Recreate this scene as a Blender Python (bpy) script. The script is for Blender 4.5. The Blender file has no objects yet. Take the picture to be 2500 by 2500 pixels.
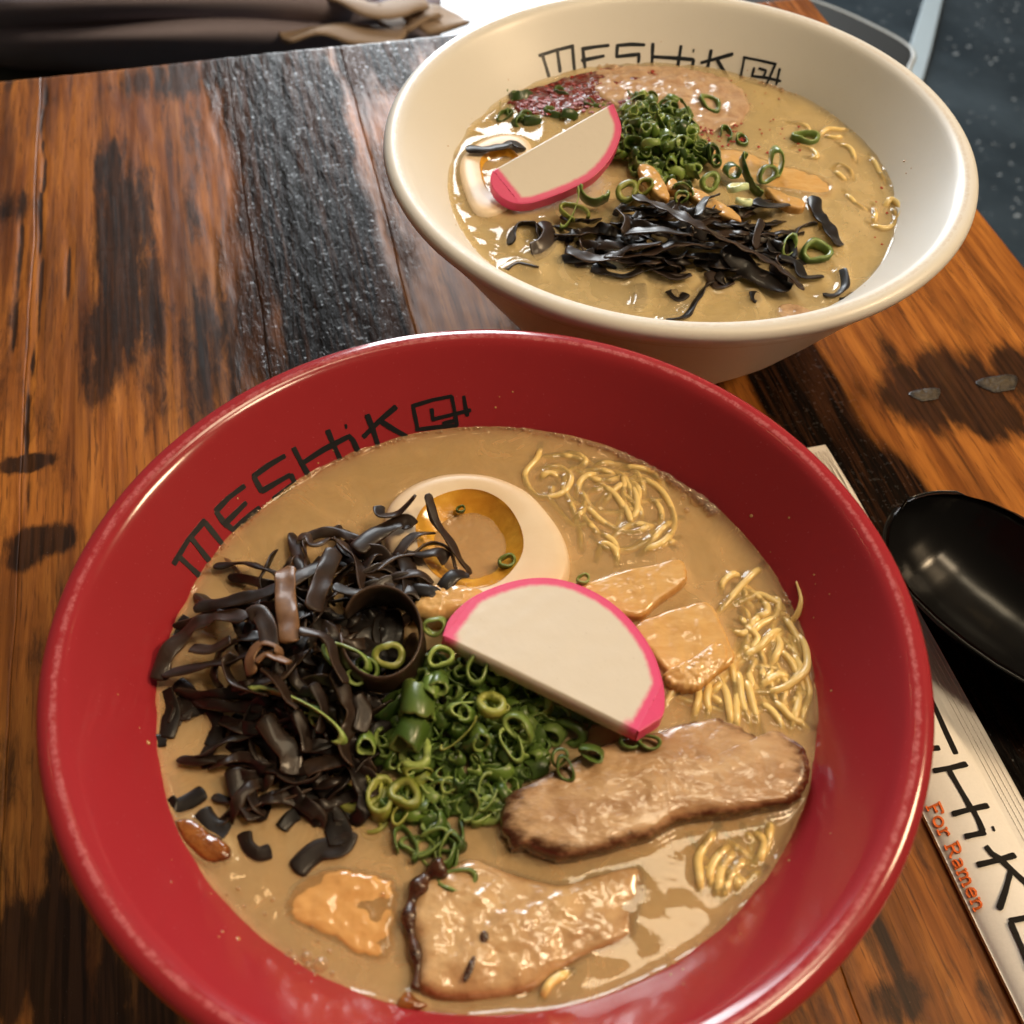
import bpy, math, random
import numpy as np
from mathutils import Vector

# ------------------------------------------------------------------ camera, world, lamps, exposure
sc = bpy.context.scene
COL = sc.collection
F_PX, PITCH, ROLL, CAM_H = 2689.0, 0.902313, 0.028302, 0.352
_cp, _sp, _cr, _sr = math.cos(PITCH), math.sin(PITCH), math.cos(ROLL), math.sin(ROLL)
FWD = np.array([0, _cp, -_sp])
_R0, _U0 = np.array([1.0, 0, 0]), np.array([0, _sp, _cp])
RGT = _cr * _R0 + _sr * _U0
UPV = -_sr * _R0 + _cr * _U0
CAM = np.array([0, 0, CAM_H])

cam_d = bpy.data.cameras.new('camera')
cam = bpy.data.objects.new('camera', cam_d)
COL.objects.link(cam)
from mathutils import Matrix
cam.matrix_world = Matrix(((RGT[0], UPV[0], -FWD[0], CAM[0]), (RGT[1], UPV[1], -FWD[1], CAM[1]),
                           (RGT[2], UPV[2], -FWD[2], CAM[2]), (0, 0, 0, 1)))
cam_d.sensor_width = 36
cam_d.lens = 36 * F_PX / 2500
cam_d.clip_start = 0.01
cam_d.clip_end = 50
cam_d.dof.use_dof = True
cam_d.dof.focus_distance = 0.385
cam_d.dof.aperture_fstop = 15
sc.camera = cam

W = bpy.data.worlds.new('World')
sc.world = W
W.use_nodes = True
W.node_tree.nodes['Background'].inputs[0].default_value = (1.0, 0.82, 0.62, 1)
W.node_tree.nodes['Background'].inputs[1].default_value = 0.06


def area_light(name, loc, target, sx, sy, power, color):
    d = bpy.data.lights.new(name, 'AREA')
    d.shape = 'RECTANGLE'
    d.size, d.size_y = sx, sy
    d.energy = power
    d.color = color
    o = bpy.data.objects.new(name, d)
    COL.objects.link(o)
    o.location = loc
    o.rotation_euler = (Vector(target) - Vector(loc)).to_track_quat('-Z', 'Y').to_euler()
    return o


def point_light(name, loc, power, radius, color):
    d = bpy.data.lights.new(name, 'POINT')
    d.energy = power
    d.shadow_soft_size = radius
    d.color = color
    o = bpy.data.objects.new(name, d)
    COL.objects.link(o)
    o.location = loc
    return o


area_light('window_light', (-0.30, 3.0, 0.70), (-0.1, 0.4, 0.60), 0.75, 2.6, 104, (0.92, 0.97, 1.0))
area_light('side_lamp', (1.50, 0.42, 1.38), (0, 0.2, 0.05), 0.36, 0.30, 20, (1.0, 0.73, 0.44))
area_light('high_lamp', (0.78, 0.08, 1.70), (0.1, 0.2, 0.05), 0.26, 0.26, 7.0, (1.0, 0.77, 0.50))
area_light('pendant_lamp', (0.33, 0.56, 1.62), (0.3, 0.5, 0), 0.46, 0.20, 4.0, (1.0, 0.82, 0.55))
for _i, (_x, _y, _z) in enumerate([(-0.9, 1.5, 1.7), (-0.1, 1.25, 1.75), (0.25, 1.6, 1.8), (-0.5, 0.6, 1.8), (0.15, 0.65, 1.9),
                                   (1.1, 1.4, 1.7), (0.9, 0.3, 1.8), (-1.2, 0.8, 1.7), (0.4, 2.1, 1.9), (-0.45, 2.0, 1.9)]):
    point_light('bulb_light', (_x, _y, _z), 0.55, 0.028, (1.0, 0.66, 0.32))

sc.view_settings.view_transform = 'Standard'
sc.view_settings.look = 'None'
sc.view_settings.exposure = 0.2
sc.view_settings.gamma = 1.0
sc.view_settings.use_curve_mapping = False
sc.cycles.use_denoising = True
sc.cycles.max_bounces = 20
sc.cycles.volume_bounces = 14
sc.cycles.diffuse_bounces = 3
sc.cycles.glossy_bounces = 3
sc.cycles.use_adaptive_sampling = True
sc.cycles.adaptive_threshold = 0.04
sc.cycles.transparent_max_bounces = 16
sc.cycles.caustics_reflective = False
sc.cycles.caustics_refractive = False
sc.cycles.sample_clamp_indirect = 4

rng = random.Random(7)
nrs = np.random.RandomState(11)


# ------------------------------------------------------------------ geometry helpers
def ray(px, py):
    d = (px - 1250) / F_PX * RGT - (py - 1250) / F_PX * UPV + FWD
    return d


def at(px, py, z):
    d = ray(px, py)
    return CAM + d * ((z - CAM_H) / d[2])


def zoomer(x0, y0, s):
    """points read off an enlarged crop of the photograph -> photograph pixels"""
    return lambda pts: [(x0 + p[0] / s, y0 + p[1] / s) + tuple(p[2:]) for p in pts]


def _hash2(ix, iy, seed):
    n = (ix.astype(np.int64) * 374761393 + iy.astype(np.int64) * 668265263 + seed * 1442695041) & 0x7fffffff
    n = ((n ^ (n >> 13)) * 1274126177) & 0x7fffffff
    return ((n ^ (n >> 16)) & 0xffff) / 65535.0


def vnoise(x, y, seed=0):
    ix, iy = np.floor(x), np.floor(y)
    fx, fy = x - ix, y - iy
    fx, fy = fx * fx * (3 - 2 * fx), fy * fy * (3 - 2 * fy)
    a, b = _hash2(ix, iy, seed), _hash2(ix + 1, iy, seed)
    c, d = _hash2(ix, iy + 1, seed), _hash2(ix + 1, iy + 1, seed)
    return (a * (1 - fx) + b * fx) * (1 - fy) + (c * (1 - fx) + d * fx) * fy


def fbm(x, y, seed=0, octv=4):
    s, a, t = 0, 0.5, 0
    for k in range(octv):
        s = s + a * vnoise(x * 2 ** k + 17.3 * k, y * 2 ** k - 9.1 * k, seed + k * 31)
        t += a
        a *= 0.5
    return s / t


def catmull(P, n, closed=False):
    P = np.asarray(P, float)
    m = len(P)
    if closed:
        idx = np.arange(n) / n * m
    else:
        idx = np.linspace(0, m - 1 - 1e-9, n)
    i = np.floor(idx).astype(int)
    t = (idx - i)[:, None]
    g = (lambda k: P[(i + k) % m]) if closed else (lambda k: P[np.clip(i + k, 0, m - 1)])
    p0, p1, p2, p3 = g(-1), g(0), g(1), g(2)
    return 0.5 * (2 * p1 + (p2 - p0) * t + (2 * p0 - 5 * p1 + 4 * p2 - p3) * t ** 2 + (3 * p1 - p0 - 3 * p2 + p3) * t ** 3)


def polyline_resample(P, n):
    P = np.asarray(P, float)
    d = np.r_[0, np.cumsum(np.linalg.norm(np.diff(P, axis=0), axis=1))]
    s = np.linspace(0, d[-1], n)
    return np.stack([np.interp(s, d, P[:, k]) for k in range(P.shape[1])], 1)


def link(name, verts, faces, material, parent=None, smooth=True, attrs=None, origin=None):
    verts = np.asarray(verts, float)
    if parent is not None:
        base = np.array(parent['_w'])
    if origin is None:
        origin = np.array([verts[:, 0].mean(), verts[:, 1].mean(), verts[:, 2].min()]) if parent is None else base
    origin = np.asarray(origin, float)
    me = bpy.data.meshes.new(name)
    me.from_pydata((verts - origin).tolist(), [], [tuple(int(i) for i in f) for f in faces])
    if smooth:
        me.polygons.foreach_set('use_smooth', [True] * len(me.polygons))
    for k, v in (attrs or {}).items():
        a = me.attributes.new(k, 'FLOAT', 'POINT')
        a.data.foreach_set('value', np.asarray(v, np.float32))
    me.materials.append(material)
    me.update()
    o = bpy.data.objects.new(name, me)
    COL.objects.link(o)
    if parent is not None:
        o.parent = parent
        o.location = (origin - base).tolist()
    else:
        o.location = origin.tolist()
    o['_w'] = origin.tolist()
    return o


def tag(o, label=None, cat=None, group=None, kind=None):
    for k, v in (('label', label), ('category', cat), ('group', group), ('kind', kind)):
        if v:
            o[k] = v
    return o


def empty(name, loc, label, cat, group=None):
    o = bpy.data.objects.new(name, None)
    COL.objects.link(o)
    o.location = tuple(float(c) for c in loc)
    o.empty_display_size = 0.02
    o['_w'] = [float(c) for c in loc]
    return tag(o, label, cat, group)


def grid_faces(nr, nc, closed=False):
    f = []
    for i in range(nr - 1):
        for j in range(nc if closed else nc - 1):
            k = (j + 1) % nc
            f.append((i * nc + j, i * nc + k, (i + 1) * nc + k, (i + 1) * nc + j))
    return f


def lathe(profile, n, cx, cy, cz=0.0):
    a = np.linspace(0, 2 * np.pi, n, endpoint=False)
    V = []
    for r, z in profile:
        V.append(np.stack([cx + r * np.cos(a), cy + r * np.sin(a), np.full(n, cz + z)], 1))
    return np.concatenate(V), grid_faces(len(profile), n, True)


def tube(P, rad, sides=8, cap=True):
    P = np.asarray(P, float)
    n = len(P)
    rad = np.broadcast_to(np.asarray(rad, float), (n,))
    T = np.gradient(P, axis=0)
    T /= np.linalg.norm(T, axis=1)[:, None] + 1e-12
    up = np.array([0, 0, 1.0])
    S = np.cross(T, up)
    S /= np.linalg.norm(S, axis=1)[:, None] + 1e-9
    B = np.cross(S, T)
    a = np.linspace(0, 2 * np.pi, sides, endpoint=False)
    V = (P[:, None, :] + rad[:, None, None] * (np.cos(a)[None, :, None] * S[:, None, :] + np.sin(a)[None, :, None] * B[:, None, :]))
    f = grid_faces(n, sides, True)
    if cap:
        f.append(tuple(range(sides))[::-1])
        f.append(tuple(range((n - 1) * sides, n * sides)))
    return V.reshape(-1, 3), f


def ribbon(P, width, thick, roll, wob=0.0, seed=0, ruffle=0.0):
    """flat soft strip along P; roll = angle of its face about the path (0: lies flat)"""
    P = np.asarray(P, float)
    n = len(P)
    width = np.broadcast_to(np.asarray(width, float), (n,)).copy()
    roll = np.broadcast_to(np.asarray(roll, float), (n,))
    T = np.gradient(P, axis=0)
    T /= np.linalg.norm(T, axis=1)[:, None] + 1e-12
    S = np.cross(T, np.array([0.01, 0.02, 1.0]))
    S /= np.linalg.norm(S, axis=1)[:, None] + 1e-9
    B = np.cross(S, T)
    W_ = np.cos(roll)[:, None] * S + np.sin(roll)[:, None] * B
    N_ = -np.sin(roll)[:, None] * S + np.cos(roll)[:, None] * B
    rr = np.random.RandomState(seed)
    ph = rr.rand(4) * 6.28
    s = np.linspace(0, 1, n)
    if wob:
        width = width * (1 + wob * (np.sin(s * 7 + ph[0]) * 0.7 + np.sin(s * 15 + ph[1]) * 0.3))
    tap = np.clip(np.minimum(s, 1 - s) / 0.06, 0, 1) ** 0.5 * 0.75 + 0.25
    hw = width * 0.5 * tap
    cs = [(-1, 0), (-0.86, 0.8), (-0.4, 1), (0.4, 1), (0.86, 0.8), (1, 0), (0.86, -0.8), (0.4, -1), (-0.4, -1), (-0.86, -0.8)]
    cup = 0.35 * (np.sin(s * 5 + ph[2]))
    plen = float(np.linalg.norm(np.diff(P, axis=0), axis=1).sum())
    V = []
    edge = []
    for (a, b) in cs:
        off = (cup * (a * a - 0.4) * hw * 0.6)[:, None]
        wv = np.sin(s * 11 + ph[3] + a * 2)[:, None] * wob * thick * 1.5
        ruf = (ruffle * (abs(a) ** 3) * np.sin(s * plen * 620 + ph[3] + (2.1 if a > 0 else 0)))[:, None]
        V.append(P + a * hw[:, None] * W_ + (b * thick * 0.5 + off + wv + ruf) * N_)
        edge.append(np.full(n, abs(a) if abs(b) < 0.9 else abs(a) * 0.9))
    V = np.stack(V, 1).reshape(-1, 3)
    E_ = np.stack(edge, 1).reshape(-1)
    f = grid_faces(n, len(cs), True)
    m = len(cs)
    f.append(tuple(range(m))[::-1])
    f.append(tuple(range((n - 1) * m, n * m)))
    return V, f, E_


def plane_fit(P):
    c = P.mean(0)
    u, s, vt = np.linalg.svd(P - c)
    n = vt[2]
    if n[2] < 0:
        n = -n
    return c, n


def slab(outline, thick, M=96, rings=14, edge_round=0.0015, dome=0.0, rough=0.0, rscale=400.0, seed=0, smooth_outline=True,
         wiggle=0.0):
    """a slice: closed outline (3-D, about planar), rounded edge, uneven upper face. Returns verts, faces, attr edge (0 centre..1 rim)"""
    P = np.asarray(outline, float)
    P = catmull(P, M, True) if smooth_outline else np.array([polyline_resample(np.r_[P, P[:1]], M + 1)[:-1]])[0]
    c, n = plane_fit(P)
    if wiggle:
        a = np.arange(M) / M * 60
        rr = 1 + wiggle * (fbm(a, a * 0 + seed, seed, 3) - 0.5) * 2
        P = c + (P - c) * rr[:, None]
    t = np.r_[np.linspace(0, 0.8, rings)[1:], 0.86, 0.91, 0.95, 0.975, 0.99, 1.0]
    size = np.linalg.norm(P - c, axis=1)
    V, E_ = [], []
    for tt in t:
        d = (1 - tt) * size  # distance to rim
        q = np.clip(1 - d / edge_round, 0, 1)
        h = -edge_round * 0.9 * (1 - np.sqrt(np.clip(1 - q * q, 0, 1))) + dome * (1 - tt * tt)
        X = c + tt * (P - c)
        if rough:
            h = h + rough * (fbm(X[:, 0] * rscale, X[:, 1] * rscale, seed + 5, 3) - 0.5) * 2 * (1 - q * 0.5)
        V.append(X + h[:, None] * n)
        E_.append(np.full(M, tt))
    nt = len(t)
    for tt, dz in ((1.0, -0.55), (0.97, -0.9), (0.9, -1.0)):
        V.append(c + tt * (P - c) - (edge_round * 0.9 * (1 if tt == 1 else 1) + max(thick - edge_round, 0) * -dz) * n)
        E_.append(np.full(M, 1.0))
    V = np.concatenate(V)
    f = grid_faces(nt + 3, M, True)
    hc = dome + (rough * (fbm(np.array([c[0] * rscale]), np.array([c[1] * rscale]), seed + 5, 3)[0] - 0.5) * 2 if rough else 0)
    V = np.r_[V, [c + hc * n], [c - thick * n]]
    E_ = np.r_[np.concatenate(E_), [0.0, 1.0]]
    top, bot = len(V) - 2, len(V) - 1
    for j in range(M):
        k = (j + 1) % M
        f.append((top, k, j))
        f.append((bot, (nt + 2) * M + j, (nt + 2) * M + k))
    f = [tuple(reversed(q)) for q in f]
    return V, f, E_


# ------------------------------------------------------------------ material helpers
class NT:
    def __init__(self, name):
        self.m = bpy.data.materials.new(name)
        self.m.use_nodes = True
        self.t = self.m.node_tree
        self.t.nodes.clear()
        self.out = self.t.nodes.new('ShaderNodeOutputMaterial')

    def n(self, kind, **kw):
        nd = self.t.nodes.new('ShaderNode' + kind)
        for k, v in kw.items():
            if k.startswith('_'):
                setattr(nd, k[1:], v)
        for k, v in kw.items():
            if k.startswith('_'):
                continue
            key = int(k[1:]) if k[0] == 'i' and k[1:].isdigit() else k.replace('__', ' ')
            s = nd.inputs[key]
            if isinstance(v, bpy.types.NodeSocket):
                self.t.links.new(v, s)
            else:
                if s.type == 'RGBA' and len(v) == 3:
                    v = (*v, 1)
                s.default_value = v
        return nd

    def math(self, op, a, b=0.0, c=None):
        kw = dict(_operation=op, i0=a, i1=b)
        if c is not None:
            kw['i2'] = c
        return self.n('Math', **kw).outputs[0]

    def mix(self, fac, a, b, blend='MIX'):
        nd = self.t.nodes.new('ShaderNodeMix')
        nd.data_type = 'RGBA'
        nd.blend_type = blend
        for i, v in ((0, fac), (6, a), (7, b)):
            s = nd.inputs[i]
            if isinstance(v, bpy.types.NodeSocket):
                self.t.links.new(v, s)
            elif i == 0:
                s.default_value = v
            else:
                s.default_value = (*v, 1) if len(v) == 3 else v
        return nd.outputs[2]

    def ramp(self, fac, stops):
        nd = self.t.nodes.new('ShaderNodeValToRGB')
        self.t.links.new(fac, nd.inputs[0])
        cr = nd.color_ramp
        while len(cr.elements) < len(stops):
            cr.elements.new(0.5)
        for e, (p, c) in zip(cr.elements, stops):
            e.position = p
            e.color = (*c, 1) if len(c) == 3 else c
        return nd.outputs[0]

    def smooth(self, x, lo, hi):
        return self.n('MapRange', _interpolation_type='SMOOTHSTEP', i0=x, i1=lo, i2=hi, i3=0.0, i4=1.0).outputs[0]

    def coord(self, scale=(1, 1, 1), rot=(0, 0, 0), loc=(0, 0, 0), which='Object'):
        tc = self.n('TexCoord')
        mp = self.n('Mapping', i0=tc.outputs[which], i1=loc, i2=rot, i3=scale)
        return mp.outputs[0]

    def noise(self, vec, scale, detail=4, rough=0.55, dist=0.0):
        return self.n('TexNoise', Vector=vec, Scale=scale, Detail=detail, Roughness=rough, Distortion=dist).outputs[0]

    def attr(self, name):
        return self.n('Attribute', _attribute_name=name).outputs['Fac']

    def bump(self, h, strength=0.3, dist=0.001, normal=None):
        kw = dict(Strength=strength, Distance=dist, Height=h)
        if normal is not None:
            kw['Normal'] = normal
        return self.n('Bump', **kw).outputs[0]

    def pbr(self, **kw):
        b = self.n('BsdfPrincipled', **kw)
        self.t.links.new(b.outputs[0], self.out.inputs[0])
        return b

    def surf(self, sock):
        self.t.links.new(sock, self.out.inputs[0])


def wood_material():
    k = NT('stained_plank_wood')
    v = k.coord((1, 1, 1))
    vs = k.coord((1, 0.06, 1))
    vl = k.coord((1, 0.035, 1))
    stain, dark, orange = k.attr('stain'), k.attr('rough_dark'), k.attr('tone')
    g1 = k.noise(vs, 170, 5, 0.65, 0.4)
    g2 = k.noise(vl, 520, 4, 0.6, 0.2)
    big = k.noise(k.coord((1, 0.25, 1)), 18, 4, 0.6, 0.6)
    col = k.ramp(g1, [(0.22, (0.12, 0.035, 0.008)), (0.45, (0.29, 0.096, 0.018)), (0.62, (0.45, 0.163, 0.030)), (0.85, (0.59, 0.25, 0.052))])
    red = k.mix(k.smooth(big, 0.45, 0.68), col, (0.13, 0.036, 0.012))
    col = k.mix(orange, red, col)
    st2 = k.noise(k.coord((1, 0.045, 1), loc=(3.1, 0, 0)), 75, 4, 0.6, 0.5)
    col = k.mix(k.math('MULTIPLY', k.smooth(st2, 0.46, 0.66), k.math('SUBTRACT', 0.85, k.math('MULTIPLY', orange, 0.4))), col, (0.070, 0.021, 0.007))
    col = k.mix(k.math('MULTIPLY', k.smooth(g2, 0.54, 0.72), 0.65), col, (0.045, 0.014, 0.004))
    pores = k.smooth(k.noise(k.coord((1, 0.055, 1), loc=(1.7, 0, 0)), 1000, 2, 0.5), 0.60, 0.70)
    col = k.mix(k.math('MULTIPLY', pores, 0.55), col, (0.05, 0.016, 0.005))
    edge = k.math('ADD', stain, k.math('MULTIPLY', k.math('SUBTRACT', k.noise(k.coord((1, 0.22, 1)), 210, 5, 0.7, 0.5), 0.5), 0.9))
    sm = k.smooth(edge, 0.34, 0.78)
    streak = k.mix(k.smooth(g2, 0.40, 0.62), (0.0065, 0.0038, 0.0026), (0.040, 0.016, 0.007))
    col = k.mix(k.math('MULTIPLY', sm, 0.93), col, streak)
    dk = k.mix(k.smooth(k.math('ADD', k.math('MULTIPLY', g2, 0.5), k.math('MULTIPLY', st2, 0.5)), 0.44, 0.62), (0.006, 0.0042, 0.0032), (0.060, 0.024, 0.011))
    dsm = k.smooth(k.math('ADD', dark, k.math('MULTIPLY', k.math('SUBTRACT', k.noise(k.coord((1, 0.15, 1)), 120, 4, 0.6), 0.5), 0.5)), 0.36, 0.62)
    col = k.mix(dsm, col, dk)
    dust = k.math('MULTIPLY', k.smooth(k.noise(v, 1500, 2, 0.6), 0.70, 0.76), k.smooth(k.noise(v, 60, 2), 0.45, 0.7))
    col = k.mix(k.math('MULTIPLY', dust, 0.5), col, (0.35, 0.28, 0.2))
    ro = k.math('ADD', 0.28, k.math('MULTIPLY', k.noise(v, 260, 3), 0.16))
    h = k.math('ADD', k.math('MULTIPLY', g2, 0.5), k.math('MULTIPLY', g1, 0.5))
    b1 = k.bump(h, 0.16, 0.0006)
    hr = k.math('MULTIPLY', k.noise(k.coord((1, 0.30, 1)), 380, 3, 0.6, 0.5), k.math('ADD', k.math('MULTIPLY', dsm, 1.0), k.math('MULTIPLY', sm, 0.07)))
    b2 = k.bump(hr, 0.6, 0.0011, b1)
    k.pbr(Base__Color=col, Roughness=ro, Normal=b2, Specular__IOR__Level=k.math('ADD', k.math('SUBTRACT', 0.17, k.math('MULTIPLY', dsm, 0.13)), k.math('MULTIPLY', dsm, k.math('MULTIPLY', k.smooth(k.noise(v, 420, 3, 0.6), 0.605, 0.66), 0.55))))
    return k.m


def glaze_material(name, base, wear, wear_amt, r_ridge=0.1150, bump=0.05, rough=0.13, coat=0.25):
    k = NT(name)
    v = k.coord()
    sep = k.n('SeparateXYZ', i0=v)
    r = k.math('SQRT', k.math('ADD', k.math('MULTIPLY', sep.outputs[0], sep.outputs[0]), k.math('MULTIPLY', sep.outputs[1], sep.outputs[1])))
    band = k.math('SUBTRACT', 1.0, k.smooth(k.math('ABSOLUTE', k.math('SUBTRACT', r, r_ridge)), 0.0002, 0.0022))
    wn = k.math('ADD', k.math('MULTIPLY', band, 0.55), k.math('MULTIPLY', k.math('SUBTRACT', k.noise(v, 420, 5, 0.7), 0.5), 0.9))
    wm = k.math('MULTIPLY', k.smooth(wn, 0.36, 0.62), wear_amt)
    big = k.noise(v, 35, 3)
    col = k.mix(k.math('MULTIPLY', big, 0.18), base, tuple(c * 0.75 for c in base))
    specks = k.smooth(k.noise(v, 1300, 1, 0.5), 0.745, 0.765)
    col = k.mix(k.math('MULTIPLY', specks, 0.3), col, wear)
    col = k.mix(wm, col, wear)
    ro = k.math('ADD', rough, k.math('ADD', k.math('MULTIPLY', wm, 0.3), k.math('MULTIPLY', k.noise(v, 120, 3), 0.07)))
    k.pbr(Base__Color=col, Roughness=ro, Normal=k.bump(k.noise(v, 260, 3), bump, 0.0004), Coat__Weight=coat, Coat__Roughness=0.06)
    return k.m


def broth_material(name, albedo, density, skin):
    """cloudy liquid: scattering volume under a clear glossy skin"""
    k = NT(name)
    v = k.coord()
    nb = k.bump(k.noise(v, 260, 2, 0.5, 0.6), 0.06, 0.0005)
    gl = k.n('BsdfGlossy', Roughness=0.025, Normal=nb).outputs[0]
    fr = k.n('Fresnel', IOR=1.40, Normal=nb).outputs[0]
    cloud = k.math('ADD', 0.25, k.math('MULTIPLY', k.smooth(k.noise(v, 55, 3, 0.6, 1.5), 0.35, 0.7), 0.13))
    cloud = k.math('MULTIPLY', cloud, k.math('SUBTRACT', 1.0, k.math('MULTIPLY', k.attr('thin'), 0.8)))
    sk = k.n('MixShader', i0=cloud, i1=k.n('BsdfTransparent').outputs[0], i2=k.n('BsdfDiffuse', Color=skin).outputs[0]).outputs[0]
    k.surf(k.n('MixShader', i0=fr, i1=sk, i2=gl).outputs[0])
    vol = k.n('VolumePrincipled')
    vol.inputs['Color'].default_value = (*albedo, 1)
    vol.inputs['Density'].default_value = density
    vol.inputs['Anisotropy'].default_value = -0.5
    k.t.links.new(vol.outputs[0], k.out.inputs['Volume'])
    return k.m


def food(name, c1, c2, scale=250, rough=0.25, bump=0.3, bdist=0.0008, sss=0.0, edge_col=None, edge_lo=0.8, edge_hi=0.98, sssr=(1.0, 0.5, 0.25),
         coat=0.3, stretch=(1, 1, 1), edge_noise=0.35, bscale=2.2):
    k = NT(name)
    v = k.coord(stretch)
    nn = k.noise(v, scale, 5, 0.65, 0.5)
    col = k.mix(k.smooth(nn, 0.3, 0.7), c1, c2)
    if edge_col is not None:
        e = k.math('ADD', k.attr('edge'), k.math('MULTIPLY', k.math('SUBTRACT', k.noise(v, 190, 4, 0.65), 0.5), edge_noise))
        col = k.mix(k.smooth(e, edge_lo, edge_hi), col, edge_col)
    kw = dict(Base__Color=col, Roughness=rough, Normal=k.bump(k.noise(v, scale * bscale, 4, 0.6), bump, bdist), Coat__Weight=coat, Coat__Roughness=0.08)
    if sss:
        kw.update(Subsurface__Weight=sss, Subsurface__Radius=sssr, Subsurface__Scale=0.003)
    k.pbr(**kw)
    return k.m


def mushroom_material(name, face, back, rim):
    k = NT(name)
    v = k.coord()
    nn = k.noise(v, 160, 4, 0.6, 0.4)
    col = k.mix(k.smooth(nn, 0.35, 0.68), face, back)
    col = k.mix(k.math('MULTIPLY', k.smooth(k.attr('edge'), 0.8, 0.98), 0.75), col, rim)
    k.pbr(Base__Color=col, Roughness=0.44, Normal=k.bump(k.noise(v, 700, 3, 0.6), 0.15, 0.0003), Coat__Weight=0.13, Coat__Roughness=0.12, Specular__IOR__Level=0.3)
    return k.m


def scallion_material(name, dark, pale):
    k = NT(name)
    v = k.coord()
    oi = k.n('ObjectInfo').outputs['Random']
    col = k.mix(k.smooth(k.math('ADD', k.attr('edge'), k.math('MULTIPLY', oi, 0.45)), 0.25, 1.0), dark, pale)
    col = k.mix(k.math('MULTIPLY', k.smooth(k.math('FRACT', k.math('MULTIPLY', oi, 7.31)), 0.55, 1.0), 0.45), col, tuple(c * 1.9 for c in pale))
    col = k.mix(k.math('MULTIPLY', k.noise(v, 700, 3), 0.35), col, tuple(c * 0.5 for c in dark))
    k.pbr(Base__Color=col, Roughness=0.34,
          Coat__Weight=0.14, Coat__Roughness=0.10, Normal=k.bump(k.noise(v, 900, 2), 0.2, 0.0003))
    return k.m


def plain(name, col, rough=0.5, bump=0.0, scale=600, **kw):
    k = NT(name)
    v = k.coord()
    n_ = k.noise(v, scale, 3)
    c = k.mix(k.math('MULTIPLY', n_, 0.3), col, tuple(x * 0.7 for x in col))
    if bump:
        kw['Normal'] = k.bump(n_, bump, 0.0004)
    k.pbr(Base__Color=c, Roughness=rough, **kw)
    return k.m


M_WOOD = wood_material()
M_RED = glaze_material('red_melamine', (0.35, 0.025, 0.033), (0.62, 0.18, 0.20), 0.42)
M_WHITE = glaze_material('cream_melamine', (0.79, 0.77, 0.725), (0.55, 0.40, 0.24), 0.30, rough=0.34, coat=0.04)
M_INK = plain('black_print', (0.010, 0.011, 0.014), 0.35)
M_INK_BLUE = plain('dark_print', (0.016, 0.020, 0.026), 0.35)
M_BROTH = broth_material('red_bowl_broth', (1.0, 0.920, 0.675), 480, (0.96, 0.61, 0.29))
M_BROTHW = broth_material('white_bowl_broth', (1.0, 0.945, 0.72), 480, (0.98, 0.74, 0.40))
M_NOODLE = food('noodle', (0.92, 0.70, 0.29), (0.88, 0.63, 0.23), 300, 0.2, 0.1)
M_MUSH = [mushroom_material('mushroom_dark', (0.013, 0.008, 0.006), (0.024, 0.014, 0.010), (0.055, 0.031, 0.020)),
          mushroom_material('mushroom_brown', (0.034, 0.019, 0.012), (0.020, 0.011, 0.007), (0.085, 0.048, 0.028)),
          mushroom_material('mushroom_tan', (0.20, 0.105, 0.050), (0.13, 0.062, 0.028), (0.24, 0.13, 0.06)),
          mushroom_material('mushroom_black', (0.008, 0.006, 0.005), (0.014, 0.009, 0.007), (0.030, 0.017, 0.011))]
M_SCAL = [scallion_material('scallion_dark', (0.032, 0.068, 0.012), (0.11, 0.18, 0.036)),
          scallion_material('scallion_green', (0.062, 0.120, 0.018), (0.24, 0.33, 0.085)),
          scallion_material('scallion_bright', (0.14, 0.235, 0.035), (0.34, 0.44, 0.13)),
          scallion_material('scallion_yellow', (0.19, 0.23, 0.03), (0.36, 0.38, 0.09)),
          scallion_material('scallion_white', (0.40, 0.55, 0.22), (0.75, 0.80, 0.55))]
M_PORK = food('braised_pork', (0.64, 0.42, 0.23), (0.42, 0.235, 0.115), 60, 0.13, 0.42, 0.0007, 0.0, (0.075, 0.023, 0.008), 0.82, 1.0, stretch=(1, 2.2, 1), edge_noise=0.34, coat=0.5, bscale=7)
M_PORK2 = food('braised_pork_fat', (0.70, 0.47, 0.24), (0.45, 0.26, 0.125), 48, 0.15, 0.35, 0.0007, 0.0, (0.24, 0.095, 0.030), 0.84, 1.06, coat=0.7, bscale=9)
M_PORK3 = food('pork_under_broth', (0.78, 0.44, 0.16), (0.66, 0.34, 0.11), 70, 0.2, 0.3, coat=0.4)
M_PORKW = food('pork_pink', (0.62, 0.43, 0.27), (0.46, 0.28, 0.17), 140, 0.2, 0.35, 0.001)
M_CHAR = food('charred_fat', (0.030, 0.010, 0.006), (0.10, 0.035, 0.012), 300, 0.25, 0.6, coat=0.5)
M_CRISP = food('crisp_pork_skin', (0.33, 0.12, 0.025), (0.17, 0.04, 0.010), 130, 0.15, 0.4, edge_col=(0.05, 0.012, 0.005), edge_lo=0.8, edge_hi=1.1, coat=0.7)
M_BAMB = food('bamboo_shoot', (0.74, 0.47, 0.19), (0.66, 0.38, 0.13), 120, 0.25, 0.15, stretch=(1, 3, 1), edge_col=(0.55, 0.25, 0.05), edge_lo=0.9, edge_hi=1.1, coat=0.5)
M_EGGW = food('egg_white', (0.84, 0.68, 0.48), (0.80, 0.62, 0.41), 60, 0.36, 0.08, coat=0.0)
M_YOLK = food('egg_yolk', (0.80, 0.43, 0.050), (0.60, 0.26, 0.022), 60, 0.2, 0.3, coat=0.5)


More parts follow.
